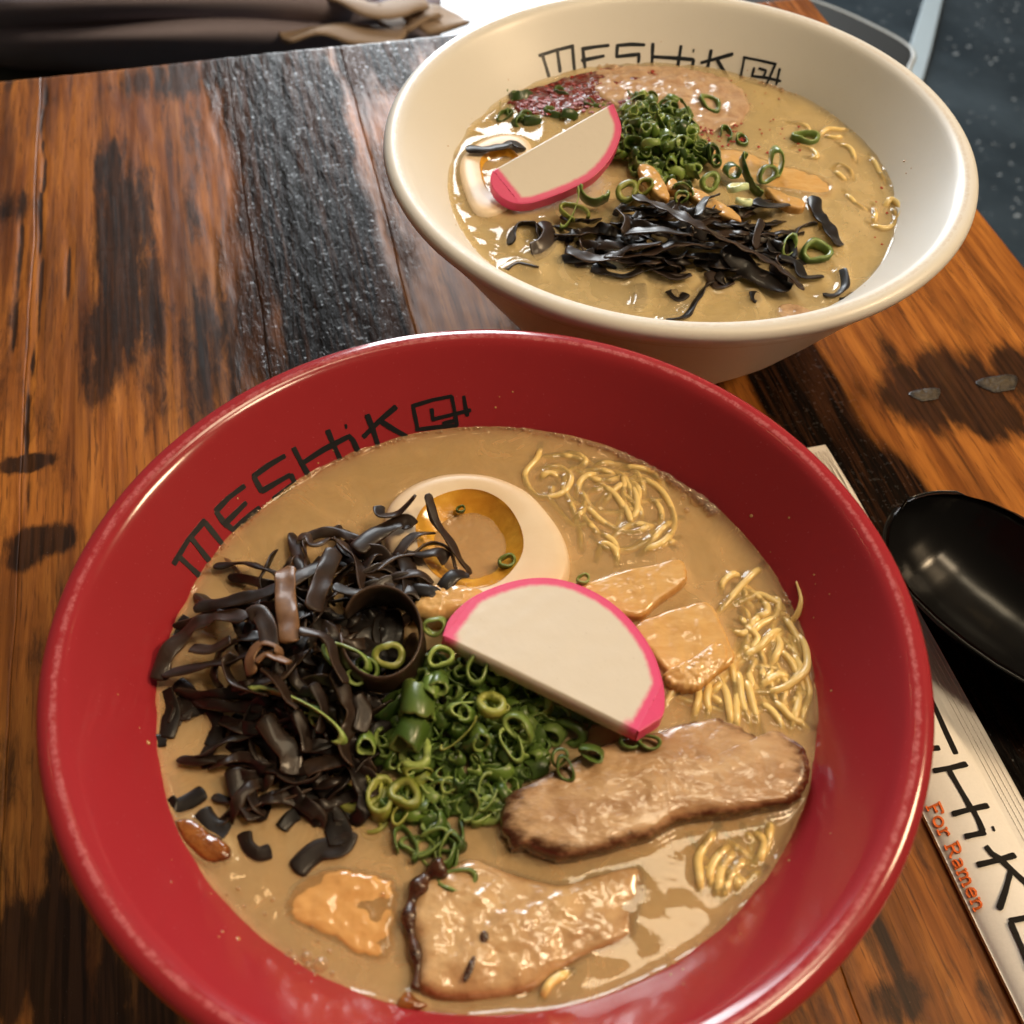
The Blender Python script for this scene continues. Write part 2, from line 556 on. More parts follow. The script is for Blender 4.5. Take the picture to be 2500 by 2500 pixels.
def fishcake_materials():
    k = NT('fish_cake_body')
    v = k.coord()
    pink = k.attr('pink')
    col = k.mix(k.math('MULTIPLY', k.noise(v, 90, 3), 0.3), (0.69, 0.625, 0.53), (0.66, 0.59, 0.49))
    e = k.math('ADD', pink, k.math('MULTIPLY', k.math('SUBTRACT', k.noise(v, 500, 3), 0.5), 0.35))
    col = k.mix(k.smooth(e, 0.20, 0.90), col, (0.74, 0.085, 0.22))
    pores = k.smooth(k.noise(v, 1000, 2), 0.70, 0.76)
    col = k.mix(k.math('MULTIPLY', pores, 0.35), col, (0.40, 0.32, 0.23))
    k.pbr(Base__Color=col, Roughness=0.34,
          Normal=k.bump(k.noise(v, 900, 4), 0.07, 0.0004))
    k2 = NT('fish_cake_skin')
    v = k2.coord()
    col = k2.mix(k2.noise(v, 200, 3), (0.74, 0.070, 0.20), (0.68, 0.058, 0.17))
    k2.pbr(Base__Color=col, Roughness=0.36,
           Normal=k2.bump(k2.noise(v, 900, 3), 0.12, 0.0004))
    return k.m, k2.m


M_FISH, M_FISHSKIN = fishcake_materials()
M_SPOON = plain('black_melamine', (0.006, 0.006, 0.0065), 0.24, Specular__IOR__Level=0.32)
M_PAPER = plain('cream_paper', (0.92, 0.88, 0.83), 0.62, 0.12, 900)
M_ORANGE = plain('orange_print', (0.85, 0.19, 0.045), 0.6, Specular__IOR__Level=0.1)
M_SLEEVEINK = plain('sleeve_black_print', (0.012, 0.010, 0.009), 0.6, Specular__IOR__Level=0.1)


def bubble_material():
    k = NT('bubble_film')
    tr = k.n('BsdfTransparent', Color=(0.96, 0.88, 0.8)).outputs[0]
    gl = k.n('BsdfGlossy', Roughness=0.02, Color=(1, 0.95, 0.88)).outputs[0]
    lw = k.n('LayerWeight', Blend=0.25).outputs[1]
    rim = k.n('MixShader', i0=k.math('ADD', 0.06, k.math('MULTIPLY', lw, 0.45)), i1=tr, i2=k.n('BsdfDiffuse', Color=(0.95, 0.80, 0.62)).outputs[0]).outputs[0]
    k.surf(k.n('MixShader', i0=k.math('ADD', 0.05, k.math('MULTIPLY', lw, 0.35)), i1=rim, i2=gl).outputs[0])
    return k.m


M_BUBBLE = bubble_material()
M_CHILI = plain('chili_flake', (0.35, 0.025, 0.010), 0.3)
M_CHILIOIL = food('chili_paste', (0.22, 0.022, 0.010), (0.11, 0.016, 0.012), 300, 0.15, 0.6, coat=0.7)

# ------------------------------------------------------------------ the setting: floor
FLOOR_Z = -0.74


def floor_material():
    k = NT('dark_slate_floor')
    v = k.coord()
    n1 = k.noise(v, 2.2, 5, 0.6, 0.5)
    n2 = k.noise(v, 14, 5, 0.65)
    col = k.mix(k.smooth(n1, 0.35, 0.7), (0.022, 0.034, 0.044), (0.062, 0.086, 0.104))
    col = k.mix(k.math('MULTIPLY', n2, 0.5), col, (0.012, 0.015, 0.018))
    sp = k.math('MULTIPLY', k.smooth(k.noise(v, 70, 2, 0.5), 0.66, 0.71), k.smooth(k.noise(v, 6, 2), 0.35, 0.6))
    col = k.mix(sp, col, (0.42, 0.45, 0.46))
    k.pbr(Base__Color=col, Roughness=0.30, Normal=k.bump(n2, 0.25, 0.004))
    return k.m


M_FLOOR = floor_material()
fl = link('floor', [(-6, -3, FLOOR_Z), (6, -3, FLOOR_Z), (6, 9, FLOOR_Z), (-6, 9, FLOOR_Z)], [(0, 1, 2, 3)], M_FLOOR, smooth=False)
tag(fl, 'dark grey speckled stone floor beyond the table', kind='structure')

# pale joint strip let into the floor
sa, sb = np.array([0.819, 2.2025, FLOOR_Z + 0.004]), np.array([0.7205, 1.917, FLOOR_Z + 0.004])
dv = (sb - sa) / np.linalg.norm(sb - sa)
pv = np.array([-dv[1], dv[0], 0]) * 0.019
sa2, sb2 = sa - dv * 2.5, sb + dv * 1.2
strip_v = []
NS = 40
for i in range(NS + 1):
    c = sa2 + (sb2 - sa2) * i / NS
    w = 1 + 0.15 * math.sin(i * 1.7) + 0.1 * math.sin(i * 4.1)
    strip_v += [c - pv * w, c + pv * w, c + pv * w * 0.9 + [0, 0, 0.003], c - pv * w * 0.9 + [0, 0, 0.003]]
sf = []
for i in range(NS):
    for a_, b_ in ((0, 3), (3, 2), (2, 1)):
        sf.append((i * 4 + a_, i * 4 + b_, (i + 1) * 4 + b_, (i + 1) * 4 + a_))
tag(link('floor_joint', strip_v, sf, plain('pale_grout', (0.42, 0.50, 0.54), 0.4, 0.4, 60), parent=fl, smooth=False))

# ------------------------------------------------------------------ the table
TA = math.radians(14.5)
CU, CV = np.array([math.cos(TA), math.sin(TA), 0]), np.array([-math.sin(TA), math.cos(TA), 0])
V_FAR, V_NEAR = 0.646, -0.42


def to_uv(px, py):
    p = at(px, py, 0)
    return float(p @ CU), float(p @ CV)


table = empty('table', (0, 0, 0), 'dark stained wooden plank table under both ramen bowls', 'table')
table.rotation_euler = (0, 0, TA)
# stains: photograph pixel, half width across grain, half length along grain (m), strength
STAINS = [(300, 560, .013, .050, 1.0), (270, 420, .010, .03, .8), (330, 720, .014, .05, .9), (260, 860, .012, .04, .75), (390, 850, .010, .04, .6),
          (480, 330, .008, .06, .5), (470, 500, .006, .05, .5), (130, 230, .006, .02, .4), (420, 190, .035, .022, .75), (30, 500, .012, .016, .75),
          (60, 1130, .010, .004, 1.3), (100, 1320, .012, .007, 1.2), (60, 1360, .008, .006, 1.0), (200, 1480, .014, .02, .7), (130, 1600, .012, .016, .7),
          (40, 1900, .010, .02, .55), (60, 2330, .025, .018, 1.1), (240, 2480, .022, .02, 1.0), (30, 2120, .008, .02, .6), (130, 2200, .012, .03, .6),
          (420, 900, .02, .05, .6), (530, 880, .02, .06, .7), (2340, 950, .026, .022, 1.2), (2430, 1010, .016, .014, 1.1), (2480, 900, .014, .016, .9),
          (2190, 880, .006, .018, .6), (2240, 700, .006, .03, .5), (2330, 760, .006, .03, .45), (2200, 2440, .012, .008, .8), (2140, 2280, .006, .02, .7),
          (2020, 2470, .014, .02, .6), (2420, 2440, .006, .01, .6), (650, 180, .02, .06, .6), (750, 420, .02, .1, .55), (860, 560, .02, .05, .5), (20, 860, .004, .05, .5),
          (110, 1000, .006, .02, .5), (1900, 960, .004, .04, .9), (2490, 560, .006, .02, .5)]
ST = [(*to_uv(px, py), hw, hl, s) for px, py, hw, hl, s in STAINS]
SEAMS = [-1.05, -0.86, -0.70, -0.53, -0.375, -0.245, -0.1245, -0.018, 0.050, 0.1275, 0.2035, 0.3275, 0.356]
ROUGH = {7: 0.95, 10: 0.0}
TH = 0.038
for i in range(len(SEAMS) - 1):
    u0, u1 = SEAMS[i] + 0.00004, SEAMS[i + 1] - 0.00004
    near = u1 > -0.16
    nu = max(8, int((u1 - u0) / (0.0016 if near else 0.01)))
    nv = 330 if near else 60
    us = np.r_[u0, u0 + 0.0006, np.linspace(u0 + 0.0014, u1 - 0.0014, nu), u1 - 0.0006, u1]
    vs = np.r_[V_NEAR, np.linspace(V_NEAR + 0.001, -0.05, 12), np.linspace(-0.045, V_FAR - 0.002, nv), V_FAR - 0.0008, V_FAR]
    UU, VV = np.meshgrid(us, vs)
    # wandering seam edges
    mid = 0.5 * (u0 + u1)
    wan = (fbm(VV * 14, VV * 0 + i, 90 + i, 3) - 0.5) * 0.004
    tt_ = (UU - u0) / (u1 - u0)
    wob_ = lambda k_: (fbm(VV * 10, VV * 0 + 3.7 * k_, 90 + k_, 4) - 0.5) * (0.006 if k_ not in (len(SEAMS) - 1,) else 0.001)
    UG = UU + wob_(i) * (1 - tt_) + wob_(i + 1) * tt_
    stain = np.zeros_like(UU)
    for (su, sv, hw, hl, s_) in ST:
        q = np.sqrt(((UU - su) / hw) ** 2 + ((VV - sv) / hl) ** 2)
        stain = np.maximum(stain, s_ * np.clip(1.35 - 0.70 * q, 0, 1))
    stain = np.maximum(stain, 0.52 * np.clip((fbm(UU * 55, VV * 12, 300, 4) - 0.50) * 6, 0, 1) * (0.8 - 0.35 * np.clip((UU - 0.2) / 0.05, 0, 1)))
    fib = fbm(UU * 260, VV * 9, 500, 3)
    stain = stain * (0.45 + 1.0 * fib) + 0.22 * (fbm(UU * 120, VV * 30, 520, 3) - 0.5)
    # the charred, open-grained strips wander across the boards
    nw = (fbm(UU * 26, VV * 5, 815, 4) - 0.5)
    wuu = UU + 0.055 * nw + 0.010 * (fbm(UU * 90, VV * 16, 816, 3) - 0.5)
    sst = lambda x_, lo, hi: np.clip((x_ - lo) / (hi - lo), 0, 1)
    rough = 0.95 * sst(wuu, -0.055, -0.006) * (1 - sst(wuu, 0.020, 0.065))
    rough = np.maximum(rough, (0.10 + 0.55 * fbm(UU * 40, VV * 8, 5) + 0.35 * sst(VV, 0.54, 0.62)) * sst(wuu, 0.03, 0.05) * (1 - sst(wuu, 0.16, 0.18)))
    rough = np.maximum(rough, 1.0 * sst(wuu, 0.186, 0.200) * (1 - sst(wuu, 0.226, 0.252)) * sst(VV, 0.02, 0.05))
    rough = rough * (0.72 + 0.5 * fbm(UU * 60, VV * 14, 820, 3))
    tone = np.clip(0.05 + 1.2 * np.clip((0.60 - VV) / 0.25, 0, 1) * (-0.25 + 1.7 * fbm(UU * 22, VV * 5, 77, 3)), 0, 1)
    tone = np.clip(tone + 0.6 * np.clip((UU - 0.10) / 0.06, 0, 1), 0, 1)  # right-hand boards lifted in colour, standing in for stronger light there
    grain = (fbm(UU * 420, VV * 22, 40, 3) - 0.5) * 0.00035
    lump = (fbm(UU * 210, VV * 60, 60, 3) - 0.5) * 0.0012 * np.clip(rough, 0, 1)
    z = grain + lump + (fbm(UU * 9, VV * 3, 8, 2) - 0.5) * 0.0008 - 0.0006
    ed = np.minimum(UU - u0, u1 - UU)
    z = z - 0.00012 * np.clip(1 - ed / 0.0006, 0, 1) ** 2
    edv = np.minimum(V_FAR - VV, VV - V_NEAR)
    z = z - 0.003 * np.clip(1 - edv / 0.0025, 0, 1) ** 2
    # splits in the wood
    if i in (5, 6):
        for cu0, wv, vlo, vhi in ((-0.1215, 0.0035, 0.30, 0.645), (-0.131, 0.002, 0.40, 0.52), (-0.108, 0.002, 0.43, 0.50), (-0.075, 0.0015, 0.20, 0.30)):
            cl = cu0 + wv * (fbm(VV * 22, VV * 0, 55, 3) - 0.5) * 2
            m = np.clip(1 - np.abs(UU - cl) / 0.0013, 0, 1) * np.clip((VV - vlo) / 0.02, 0, 1) * np.clip((vhi - VV) / 0.02, 0, 1)
            z = z - 0.0007 * m
            stain = np.maximum(stain, m * 1.3)
    V = np.stack([UG, VV, z], -1).reshape(-1, 3)
    nr, nc = UU.shape
    f = grid_faces(nr, nc)
    # skirt and underside
    ring = [j for j in range(nc)] + [k * nc + nc - 1 for k in range(1, nr)] + [(nr - 1) * nc + j for j in range(nc - 2, -1, -1)] + [k * nc for k in range(nr - 2, 0, -1)]
    base = len(V)
    low = V[ring].copy()
    low[:, 2] = -TH
    V = np.r_[V, low]
    m = len(ring)
    for j in range(m):
        k = (j + 1) % m
        f.append((ring[k], ring[j], base + j, base + k))
    f.append(tuple(base + j for j in range(m))[::-1])
    zz = np.zeros(m)
    o = link('plank', V, f, M_WOOD, parent=table, attrs=dict(stain=np.r_[stain.ravel(), zz + 0.3], rough_dark=np.r_[rough.ravel(), zz], tone=np.r_[tone.ravel(), zz + 0.4]), origin=(0, 0, 0))
# knots / resin-filled nail holes in the right plank
M_KNOT = food('resin_filled_knot', (0.035, 0.022, 0.010), (0.080, 0.055, 0.024), 420, 0.4, 0.4, 0.001, coat=0.0, edge_col=(0.012, 0.007, 0.004), edge_lo=0.62, edge_hi=0.95, edge_noise=0.6)
for (px, py, r_) in ((2262, 962, .0075), (2440, 935, .010)):
    u_, v_ = to_uv(px, py)
    pts = [(u_ + r_ * (1 + .2 * math.sin(3 * a)) * math.cos(a) * 0.95, v_ + r_ * .62 * (1 + .2 * math.cos(2 * a)) * math.sin(a), -0.0002) for a in np.linspace(0, 6.28, 14, endpoint=False)]
    V, f, e = slab(pts, 0.002, 40, 8, 0.0006, 0.0003, 0.0003, 600, 3)
    link('knot', V, f, M_KNOT, parent=table, attrs=dict(edge=e), origin=(0, 0, 0))
# round stool behind the table
SZ = -0.27
fc = np.array([0.216, 1.052, FLOOR_Z])
M_FOOT = plain('black_metal', (0.012, 0.013, 0.014), 0.45)
M_SEAT = plain('black_vinyl', (0.014, 0.016, 0.016), 0.55, 0.2, 300)
ft = empty('stool', (fc[0], fc[1], FLOOR_Z), 'round black stool with a worn pale rim behind the white bowl', 'stool')
KS = 0.575
seat_o = [(.732, 2.006), (.655, 2.108), (.569, 2.182), (.45, 2.262), (.20, 2.25), (.07, 2.12), (.06, 1.90), (.20, 1.72), (.45, 1.66), (.60, 1.70), (.675, 1.80), (.712, 1.925)]
seat_p = [(x * KS, y * KS, SZ) for x, y in seat_o]
V, f, e = slab(seat_p, .03, 110, 8, .003)
link('seat', V, f, M_SEAT, parent=ft)
P = catmull(np.array(seat_p), 200, True)
P = np.r_[P, P[:2]] + np.array([0, 0, -.0025])
V, f = tube(P, 0.0032, 8, False)
link('rim_band', V, f, plain('worn_steel', (0.50, 0.55, 0.58), 0.35), parent=ft)
V, f = lathe([(.028, .03), (.028, SZ - FLOOR_Z - .031), (0, SZ - FLOOR_Z - .031)], 32, fc[0], fc[1], FLOOR_Z)
link('column', V, f, M_FOOT, parent=ft)
V, f = lathe([(0, 0), (.20, 0), (.205, .004), (.200, .012), (.04, .032), (0, .032)], 64, fc[0], fc[1], FLOOR_Z)
link('base_plate', V, f, M_FOOT, parent=ft)

# ------------------------------------------------------------------ the bowls
RIM_Z = 0.095
RED_C, WHT_C = (-0.00541, 0.16247), (0.06336, 0.40082)
PROFILE = [(0, .006), (.040, .006), (.0405, .0005), (.0415, 0), (.0455, 0), (.047, .0008), (.048, .006), (.053, .009), (.0605, .0115), (.066, .016), (.0775, .0300), (.090, .0485), (.1025, .0680),
           (.1135, .0838), (.1172, .0888), (.1192, .0912), (.1200, .0932), (.1197, .0948), (.1187, .0960), (.1168, .0967), (.1148, .0967), (.1130, .0960), (.1116, .0948), (.1105, .0935),
           (.1086, .0911), (.1046, .0860), (.0993, .0795), (.0945, .0735), (.0880, .0650), (.0780, .0520), (.0640, .0360), (.0450, .0220), (.0250, .0160), (0, .0140)]


def r_inner(z):
    zs = [.0140, .0160, .0220, .0360, .0520, .0650, .0735, .0795, .0860, .0911, .0935]
    rs = [0, .0250, .0450, .0640, .0780, .0880, .0945, .0993, .1046, .1086, .1105]
    return float(np.interp(z, zs, rs))


def fine_profile(pr):
    P = np.array(pr)
    out = []
    for a, b in zip(P[:-1], P[1:]):
        n = max(1, int(np.linalg.norm(b - a) / 0.004))
        for k in range(n):
            out.append(a + (b - a) * k / n)
    out.append(P[-1])
    return out


def wall_hit(px, py, c, bias=0.0):
    d = ray(px, py)
    best = None
    lo, hi = (0.097 - CAM_H) / d[2], (0.071 - CAM_H) / d[2]
    ts = np.linspace(lo, hi, 160)
    prev = None
    for t in ts:
        p = CAM + d * t
        v = math.hypot(p[0] - c[0], p[1] - c[1]) - r_inner(p[2])
        if prev is not None and prev[1] < 0 <= v or (prev is None and v >= 0 and False):
            q = prev[0] + (t - prev[0]) * (-prev[1]) / (v - prev[1])
            best = CAM + d * q
            break
        prev = (t, v)
    if best is None:
        best = CAM + d * hi
        r = r_inner(best[2])
        a = math.atan2(best[1] - c[1], best[0] - c[0])
        best = np.array([c[0] + r * math.cos(a), c[1] + r * math.sin(a), best[2]])
    a = math.atan2(best[1] - c[1], best[0] - c[0])
    n = np.array([-math.cos(a) * 0.80, -math.sin(a) * 0.80, 0.60])
    return best, n


def stroke_mesh(pts, nrm, width, lift=0.00018, seed=0):
    P, N_ = np.array(pts), np.array(nrm)
    T = np.gradient(P, axis=0)
    T /= np.linalg.norm(T, axis=1)[:, None] + 1e-12
    S = np.cross(T, N_)
    S /= np.linalg.norm(S, axis=1)[:, None] + 1e-12
    n = len(P)
    rr = np.random.RandomState(seed)
    w = width * 0.5 * (1 + 0.10 * np.sin(np.linspace(0, 5, n) + rr.rand() * 6) + 0.06 * (rr.rand(n) - .5))
    w[0] *= 0.75
    w[-1] *= 0.75
    L = P - S * w[:, None] + N_ * lift
    R_ = P + S * w[:, None] + N_ * lift
    Lb, Rb = L - N_ * lift * 1.6, R_ - N_ * lift * 1.6
    V = np.stack([Lb, L, R_, Rb], 1).reshape(-1, 3)
    f = []
    for i in range(n - 1):
        for a, b in ((0, 1), (1, 2), (2, 3)):
            f.append((i * 4 + a, i * 4 + b, (i + 1) * 4 + b, (i + 1) * 4 + a))
    f += [(0, 3, 2, 1), ((n - 1) * 4, (n - 1) * 4 + 1, (n - 1) * 4 + 2, (n - 1) * 4 + 3)]
    return V, f


def join(parts):
    V, F_, k = [], [], 0
    for v, f in parts:
        V.append(np.asarray(v))
        F_ += [tuple(i + k for i in q) for q in f]
        k += len(v)
    return np.concatenate(V), F_


def letters_on_bowl(bowl, c, zoom, letters, width, material):
    sd = 0
    for strokes in letters:
        parts = []
        for s in strokes:
            px = zoom(s)
            n = max(4, int(sum(math.dist(a, b) for a, b in zip(px[:-1], px[1:])) / 4))
            if len(px) == 2 and math.dist(px[0], px[1]) < 8:
                n = 3
            q = polyline_resample(np.array(px), n)
            hit = [wall_hit(x, y, c) for x, y in q]
            sd += 1
            parts.append(stroke_mesh([h[0] for h in hit], [h[1] for h in hit], width * (0.74 if strokes is letters[-1] else 1.0), 0.00018 + 0.00003 * (sd % 4), sd))
        V, f = join(parts)
        link('letter', V, f, material, parent=bowl, smooth=False)


def make_bowl(name, c, material, label):
    b = empty(name, (c[0], c[1], 0), label, 'bowl', 'ramen bowls')
    V, f = lathe(fine_profile(PROFILE), 160, c[0], c[1])
    link('body', V, f, material, parent=b)
    return b


red_bowl = make_bowl('ramen_bowl', RED_C, M_RED, 'red melamine ramen bowl with black lettering inside its rim')
white_bowl = make_bowl('ramen_bowl', WHT_C, M_WHITE, 'cream white ramen bowl with dark lettering standing behind the red one')
zr = zoomer(380, 850, 2.1)
letters_on_bowl(red_bowl, RED_C, zr, [
    [[(90, 1110), (165, 985), (255, 880)], [(118, 1068), (225, 1168)], [(175, 965), (275, 1092)], [(248, 888), (342, 1005)]],
    [[(305, 838), (375, 765), (458, 704)], [(308, 836), (345, 890), (400, 935)], [(345, 910), (465, 790)], [(395, 932), (535, 815)]],
    [[(497, 660), (580, 600), (665, 550)], [(500, 655), (545, 738)], [(540, 735), (690, 648)], [(690, 645), (716, 695)], [(600, 775), (725, 686)]],
    [[(705, 508), (745, 585), (787, 658)], [(748, 592), (860, 520), (990, 452)], [(880, 418), (905, 480), (947, 572)]],
    [[(970, 402), (982, 400)], [(985, 445), (1010, 470), (1037, 528)]],
    [[(1083, 338), (1115, 420), (1140, 497)], [(1062, 458), (1150, 370), (1235, 298)], [(1150, 372), (1210, 410), (1290, 455)]],
    [[(1312, 298), (1420, 265), (1522, 245)], [(1518, 244), (1535, 330), (1545, 400)], [(1330, 418), (1440, 405), (1550, 395)], [(1318, 290), (1330, 350), (1345, 420)],
     [(1415, 308), (1422, 370)], [(1415, 366), (1500, 345), (1618, 316)], [(1580, 243), (1588, 300), (1600, 350)], [(1470, 385), (1535, 372)]],
], 0.0018, M_INK)
zw = zoomer(1200, 50, 2.1467)
letters_on_bowl(white_bowl, WHT_C, zw, [
    [[(247, 185), (340, 155), (432, 133)], [(266, 178), (285, 240), (302, 297)], [(343, 145), (352, 210), (360, 272)], [(424, 137), (430, 210), (436, 277)]],
    [[(470, 150), (545, 138), (618, 130)], [(478, 150), (490, 252)], [(470, 210), (592, 185)]],
    [[(652, 132), (730, 125), (806, 128)], [(660, 130), (655, 192)], [(650, 190), (780, 176)], [(774, 178), (770, 222)]],
    [[(846, 117), (843, 180), (840, 243)], [(842, 190), (950, 196), (1062, 205)], [(994, 130), (985, 190), (974, 253)]],
    [[(1055, 158), (1063, 159)], [(1060, 203), (1048, 268)]],
    [[(1152, 152), (1142, 210), (1128, 263)], [(1096, 222), (1180, 200), (1268, 175)], [(1182, 205), (1215, 260), (1247, 312)]],
    [[(1318, 192), (1400, 208), (1495, 230)], [(1488, 230), (1462, 290), (1434, 350)], [(1300, 312), (1370, 330), (1440, 348)], [(1326, 195), (1303, 312)],
     [(1378, 245), (1364, 296)], [(1362, 290), (1440, 300), (1518, 318)], [(1512, 250), (1492, 338)], [(1400, 250), (1440, 262), (1425, 298)]],
], 0.00155, M_INK_BLUE)

ZB = 0.0727   # broth level in both bowls
# ------------------------------------------------------------------ food builders
Z4, Z5, Z5a = zoomer(350, 1150, 1.932), zoomer(900, 1050, 1.68), zoomer(1500, 1250, 3.22)
Z6, Z3b, Z4b = zoomer(350, 1800, 1.1365), zoomer(380, 1800, 3.22), zoomer(950, 2000, 2.415)
Z9, W1, W2, W3 = zoomer(800, 1500, 2.76), zoomer(1000, 150, 2.76), zoomer(1500, 250, 2.576), zoomer(1200, 50, 2.1467)


class Surface:
    """collects what lifts the broth skin: strands just under it, and edges it climbs"""

    def __init__(self):
        self.film, self.rim, self.veil = [], [], []


SR, SW = Surface(), Surface()


def lift(pts, z):
    """photograph pixels (x, y[, dz]) -> points at height z (+dz)"""
    return np.array([at(p[0], p[1], z + (p[2] if len(p) > 2 else 0.0)) for p in pts])


def edge_outline(P, n=120):
    return catmull(P, n, True)


def stretch_strand(s, k):
    """a short strand carried on past both ends, where it sinks"""
    if len(s) > 3:
        return s
    a, b = s[0], s[1]
    y, z = s[-2], s[-1]
    return [(a[0] + (a[0] - b[0]) * k, a[1] + (a[1] - b[1]) * k)] + [tuple(p[:2]) for p in s] + [(z[0] + (z[0] - y[0]) * k, z[1] + (z[1] - y[1]) * k)]


def noodle(pts, surf, label, group, dz=-0.0004, rad=0.0012):
    P = lift(pts, ZB + dz)
    P = catmull(P, max(18, len(P) * 9))
    k = len(P)
    sk_ = np.linspace(0, 1, k)
    plen = float(np.linalg.norm(np.diff(P, axis=0), axis=1).sum())
    dive = np.clip(1 - np.minimum(sk_, 1 - sk_) * plen / min(0.006, plen * 0.35), 0, 1) ** 2
    P[:, 2] -= 0.0042 * dive - 0.0005 * np.sin(sk_ * plen * 260 + rng.random() * 6)
    rr = rad * (1 + 0.04 * np.sin(np.arange(k) * 0.25 + rng.random() * 6))
    V, f = tube(P, rr, 8)
    o = link('noodle', V, f, M_NOODLE)
    tag(o, label, 'noodle', group)
    m = P[:, 2] < ZB + 0.003
    if m.any() and surf is not None:
        surf.film.append((P[m], rad))
    return o


def bump_pile(cx, cy, sx, sy, h):
    return lambda px, py: h * math.exp(-((px - cx) / sx) ** 2 - ((py - cy) / sy) ** 2)


def mushroom(pts, width_px, mat, label, group, pile, base=0.002, roll=0.0, twist=0.0, thick=0.0008, scale_mm=0.000135, wob=0.05, surf=None, seed=None):
    """strip of black fungus laid along photograph pixels, resting at pile height"""
    P = []
    for p in pts:
        dz = p[2] if len(p) > 2 else 0.0
        P.append(at(p[0], p[1], ZB + base + pile(p[0], p[1]) + dz))
    n = max(18, len(P) * 11)
    P = catmull(np.array(P), n)
    sd = seed if seed is not None else rng.randint(0, 9999)
    rr = np.random.RandomState(sd)
    s = np.linspace(0, 1, n)
    plen = float(np.linalg.norm(np.diff(P, axis=0), axis=1).sum())
    lf = min(1.6, plen / 0.04)
    jit = np.stack([fbm(s * 7 * lf + k * 11, s * 0 + k, sd, 2) - 0.5 for k in range(3)], 1) * np.array([0.0009, 0.0009, 0.0010]) * min(1.0, lf)
    P = P + jit
    r = roll + twist * (s - 0.5) + (rr.rand() - 0.5) * 0.5 + 0.5 * (fbm(s * 4 * lf, s * 0, sd + 3, 2) - 0.5)
    V, f, e = ribbon(P, width_px * scale_mm * 1.12, thick, r, wob * min(1.0, lf), sd, 0.00055 * min(1.0, lf))
    o = link('mushroom_strip', V, f, M_MUSH[mat], attrs=dict(edge=e))
    tag(o, label, 'mushroom', group)
    if surf is not None:
        low = np.array([v for v in P if abs(v[2] - ZB) < 0.003])
        if len(low):
            surf.rim.append((low, width_px * scale_mm * 0.5))
    return o


def slice_of(name, pts, z, thick, mat, label, cat, surf=None, group=None, parent=None, cover=False, **kw):
    P = lift(pts, z)
    V, f, e = slab(P, thick, **kw)
    o = link(name, V, f, mat, attrs=dict(edge=e), parent=parent)
    if parent is None:
        tag(o, label, cat, group)
    elif label:
        o['label'] = label
    if surf is not None:
        surf.rim.append((edge_outline(P, 160), 0.0))
    return o


# scallion pieces: shapes once, then shared
def ring_mesh(r, wall, h, ecc, seed, arc=2 * math.pi, M=22):
    rr = np.random.RandomState(seed)
    closed = arc > 6.2
    n = M
    a = np.linspace(0, arc, n, endpoint=not closed)
    p1, p2 = rr.rand(2) * 6.28
    rad = r * (1 + 0.10 * np.sin(2 * a + p1) + 0.06 * np.sin(3 * a + p2))
    if not closed:
        rad = rad * (1 + 0.25 * np.linspace(-1, 1, n) * (rr.rand() - .3))
    zo = h * 0.12 * np.sin(2 * a + p2)
    rag = 1 + 0.22 * (rr.rand(n) - 0.5)
    cs = [(-wall, -.5), (-wall * .5, -.56), (0, -.48), (0.06 * wall, 0), (0, .48), (-wall * .5, .56), (-wall, .5), (-wall * 1.06, 0)]
    ed = [0.9, 0.7, 0.15, 0.0, 0.15, 0.7, 0.9, 1.0]
    V, E_ = [], []
    for k in range(n):
        for (dr, dz), e in zip(cs, ed):
            q = rad[k] + dr
            V.append((q * math.cos(a[k]), q * math.sin(a[k]) * ecc, dz * h * rag[k] + zo[k]))
            E_.append(e)
    f = grid_faces(n, 8, True)
    if closed:
        for j in range(8):
            k = (j + 1) % 8
            f.append(((n - 1) * 8 + j, (n - 1) * 8 + k, k, j))
    else:
        f.append(tuple(range(8))[::-1])
        f.append(tuple(range((n - 1) * 8, n * 8)))
    f = [tuple(reversed(q)) for q in f]
    return np.array(V), f, np.array(E_)


SCAL = {}
_shapes = [(0.0032, .0010, .0034, .9, 1, 7), (0.0040, .0011, .0030, .66, 2, 7), (0.0027, .0009, .0052, .85, 3, 7), (0.0040, .0010, .0050, .45, 4, 7),
           (0.0046, .0010, .0036, .6, 5, 5.0), (0.0042, .0009, .0052, .5, 6, 3.9), (0.0024, .0008, .0028, .9, 7, 7), (0.0070, .0009, .0036, .32, 8, 3.0),
           (0.0044, .0019, .0026, .92, 9, 7), (0.0040, .0009, .0070, .75, 10, 7)]
for si, (r_, w_, h_, ec_, sd_, ar_) in enumerate(_shapes):
    V, f, e = ring_mesh(r_, w_, h_, ec_, sd_, min(ar_, 2 * math.pi))
    for mi in range(5):
        me = bpy.data.meshes.new('scallion_ring')
        me.from_pydata(V.tolist(), [], f)
        me.polygons.foreach_set('use_smooth', [True] * len(me.polygons))
        a_ = me.attributes.new('edge', 'FLOAT', 'POINT')
        a_.data.foreach_set('value', e.astype(np.float32))
        me.materials.append(M_SCAL[mi])
        SCAL[(si, mi)] = me


def scallion(p, shape, mat, tilt, spin, az, scale, label, group, cat='scallion'):
    o = bpy.data.objects.new('scallion_ring', SCAL[(shape, mat)])
    COL.objects.link(o)
    o.location = [float(c) for c in p]
    o.rotation_mode = 'QUATERNION'
    from mathutils import Quaternion
    q = Quaternion((math.cos(az), math.sin(az), 0), tilt) @ Quaternion((0, 0, 1), spin)
    o.rotation_quaternion = q
    o.scale = (scale, scale, scale)
    return tag(o, label, cat, group)


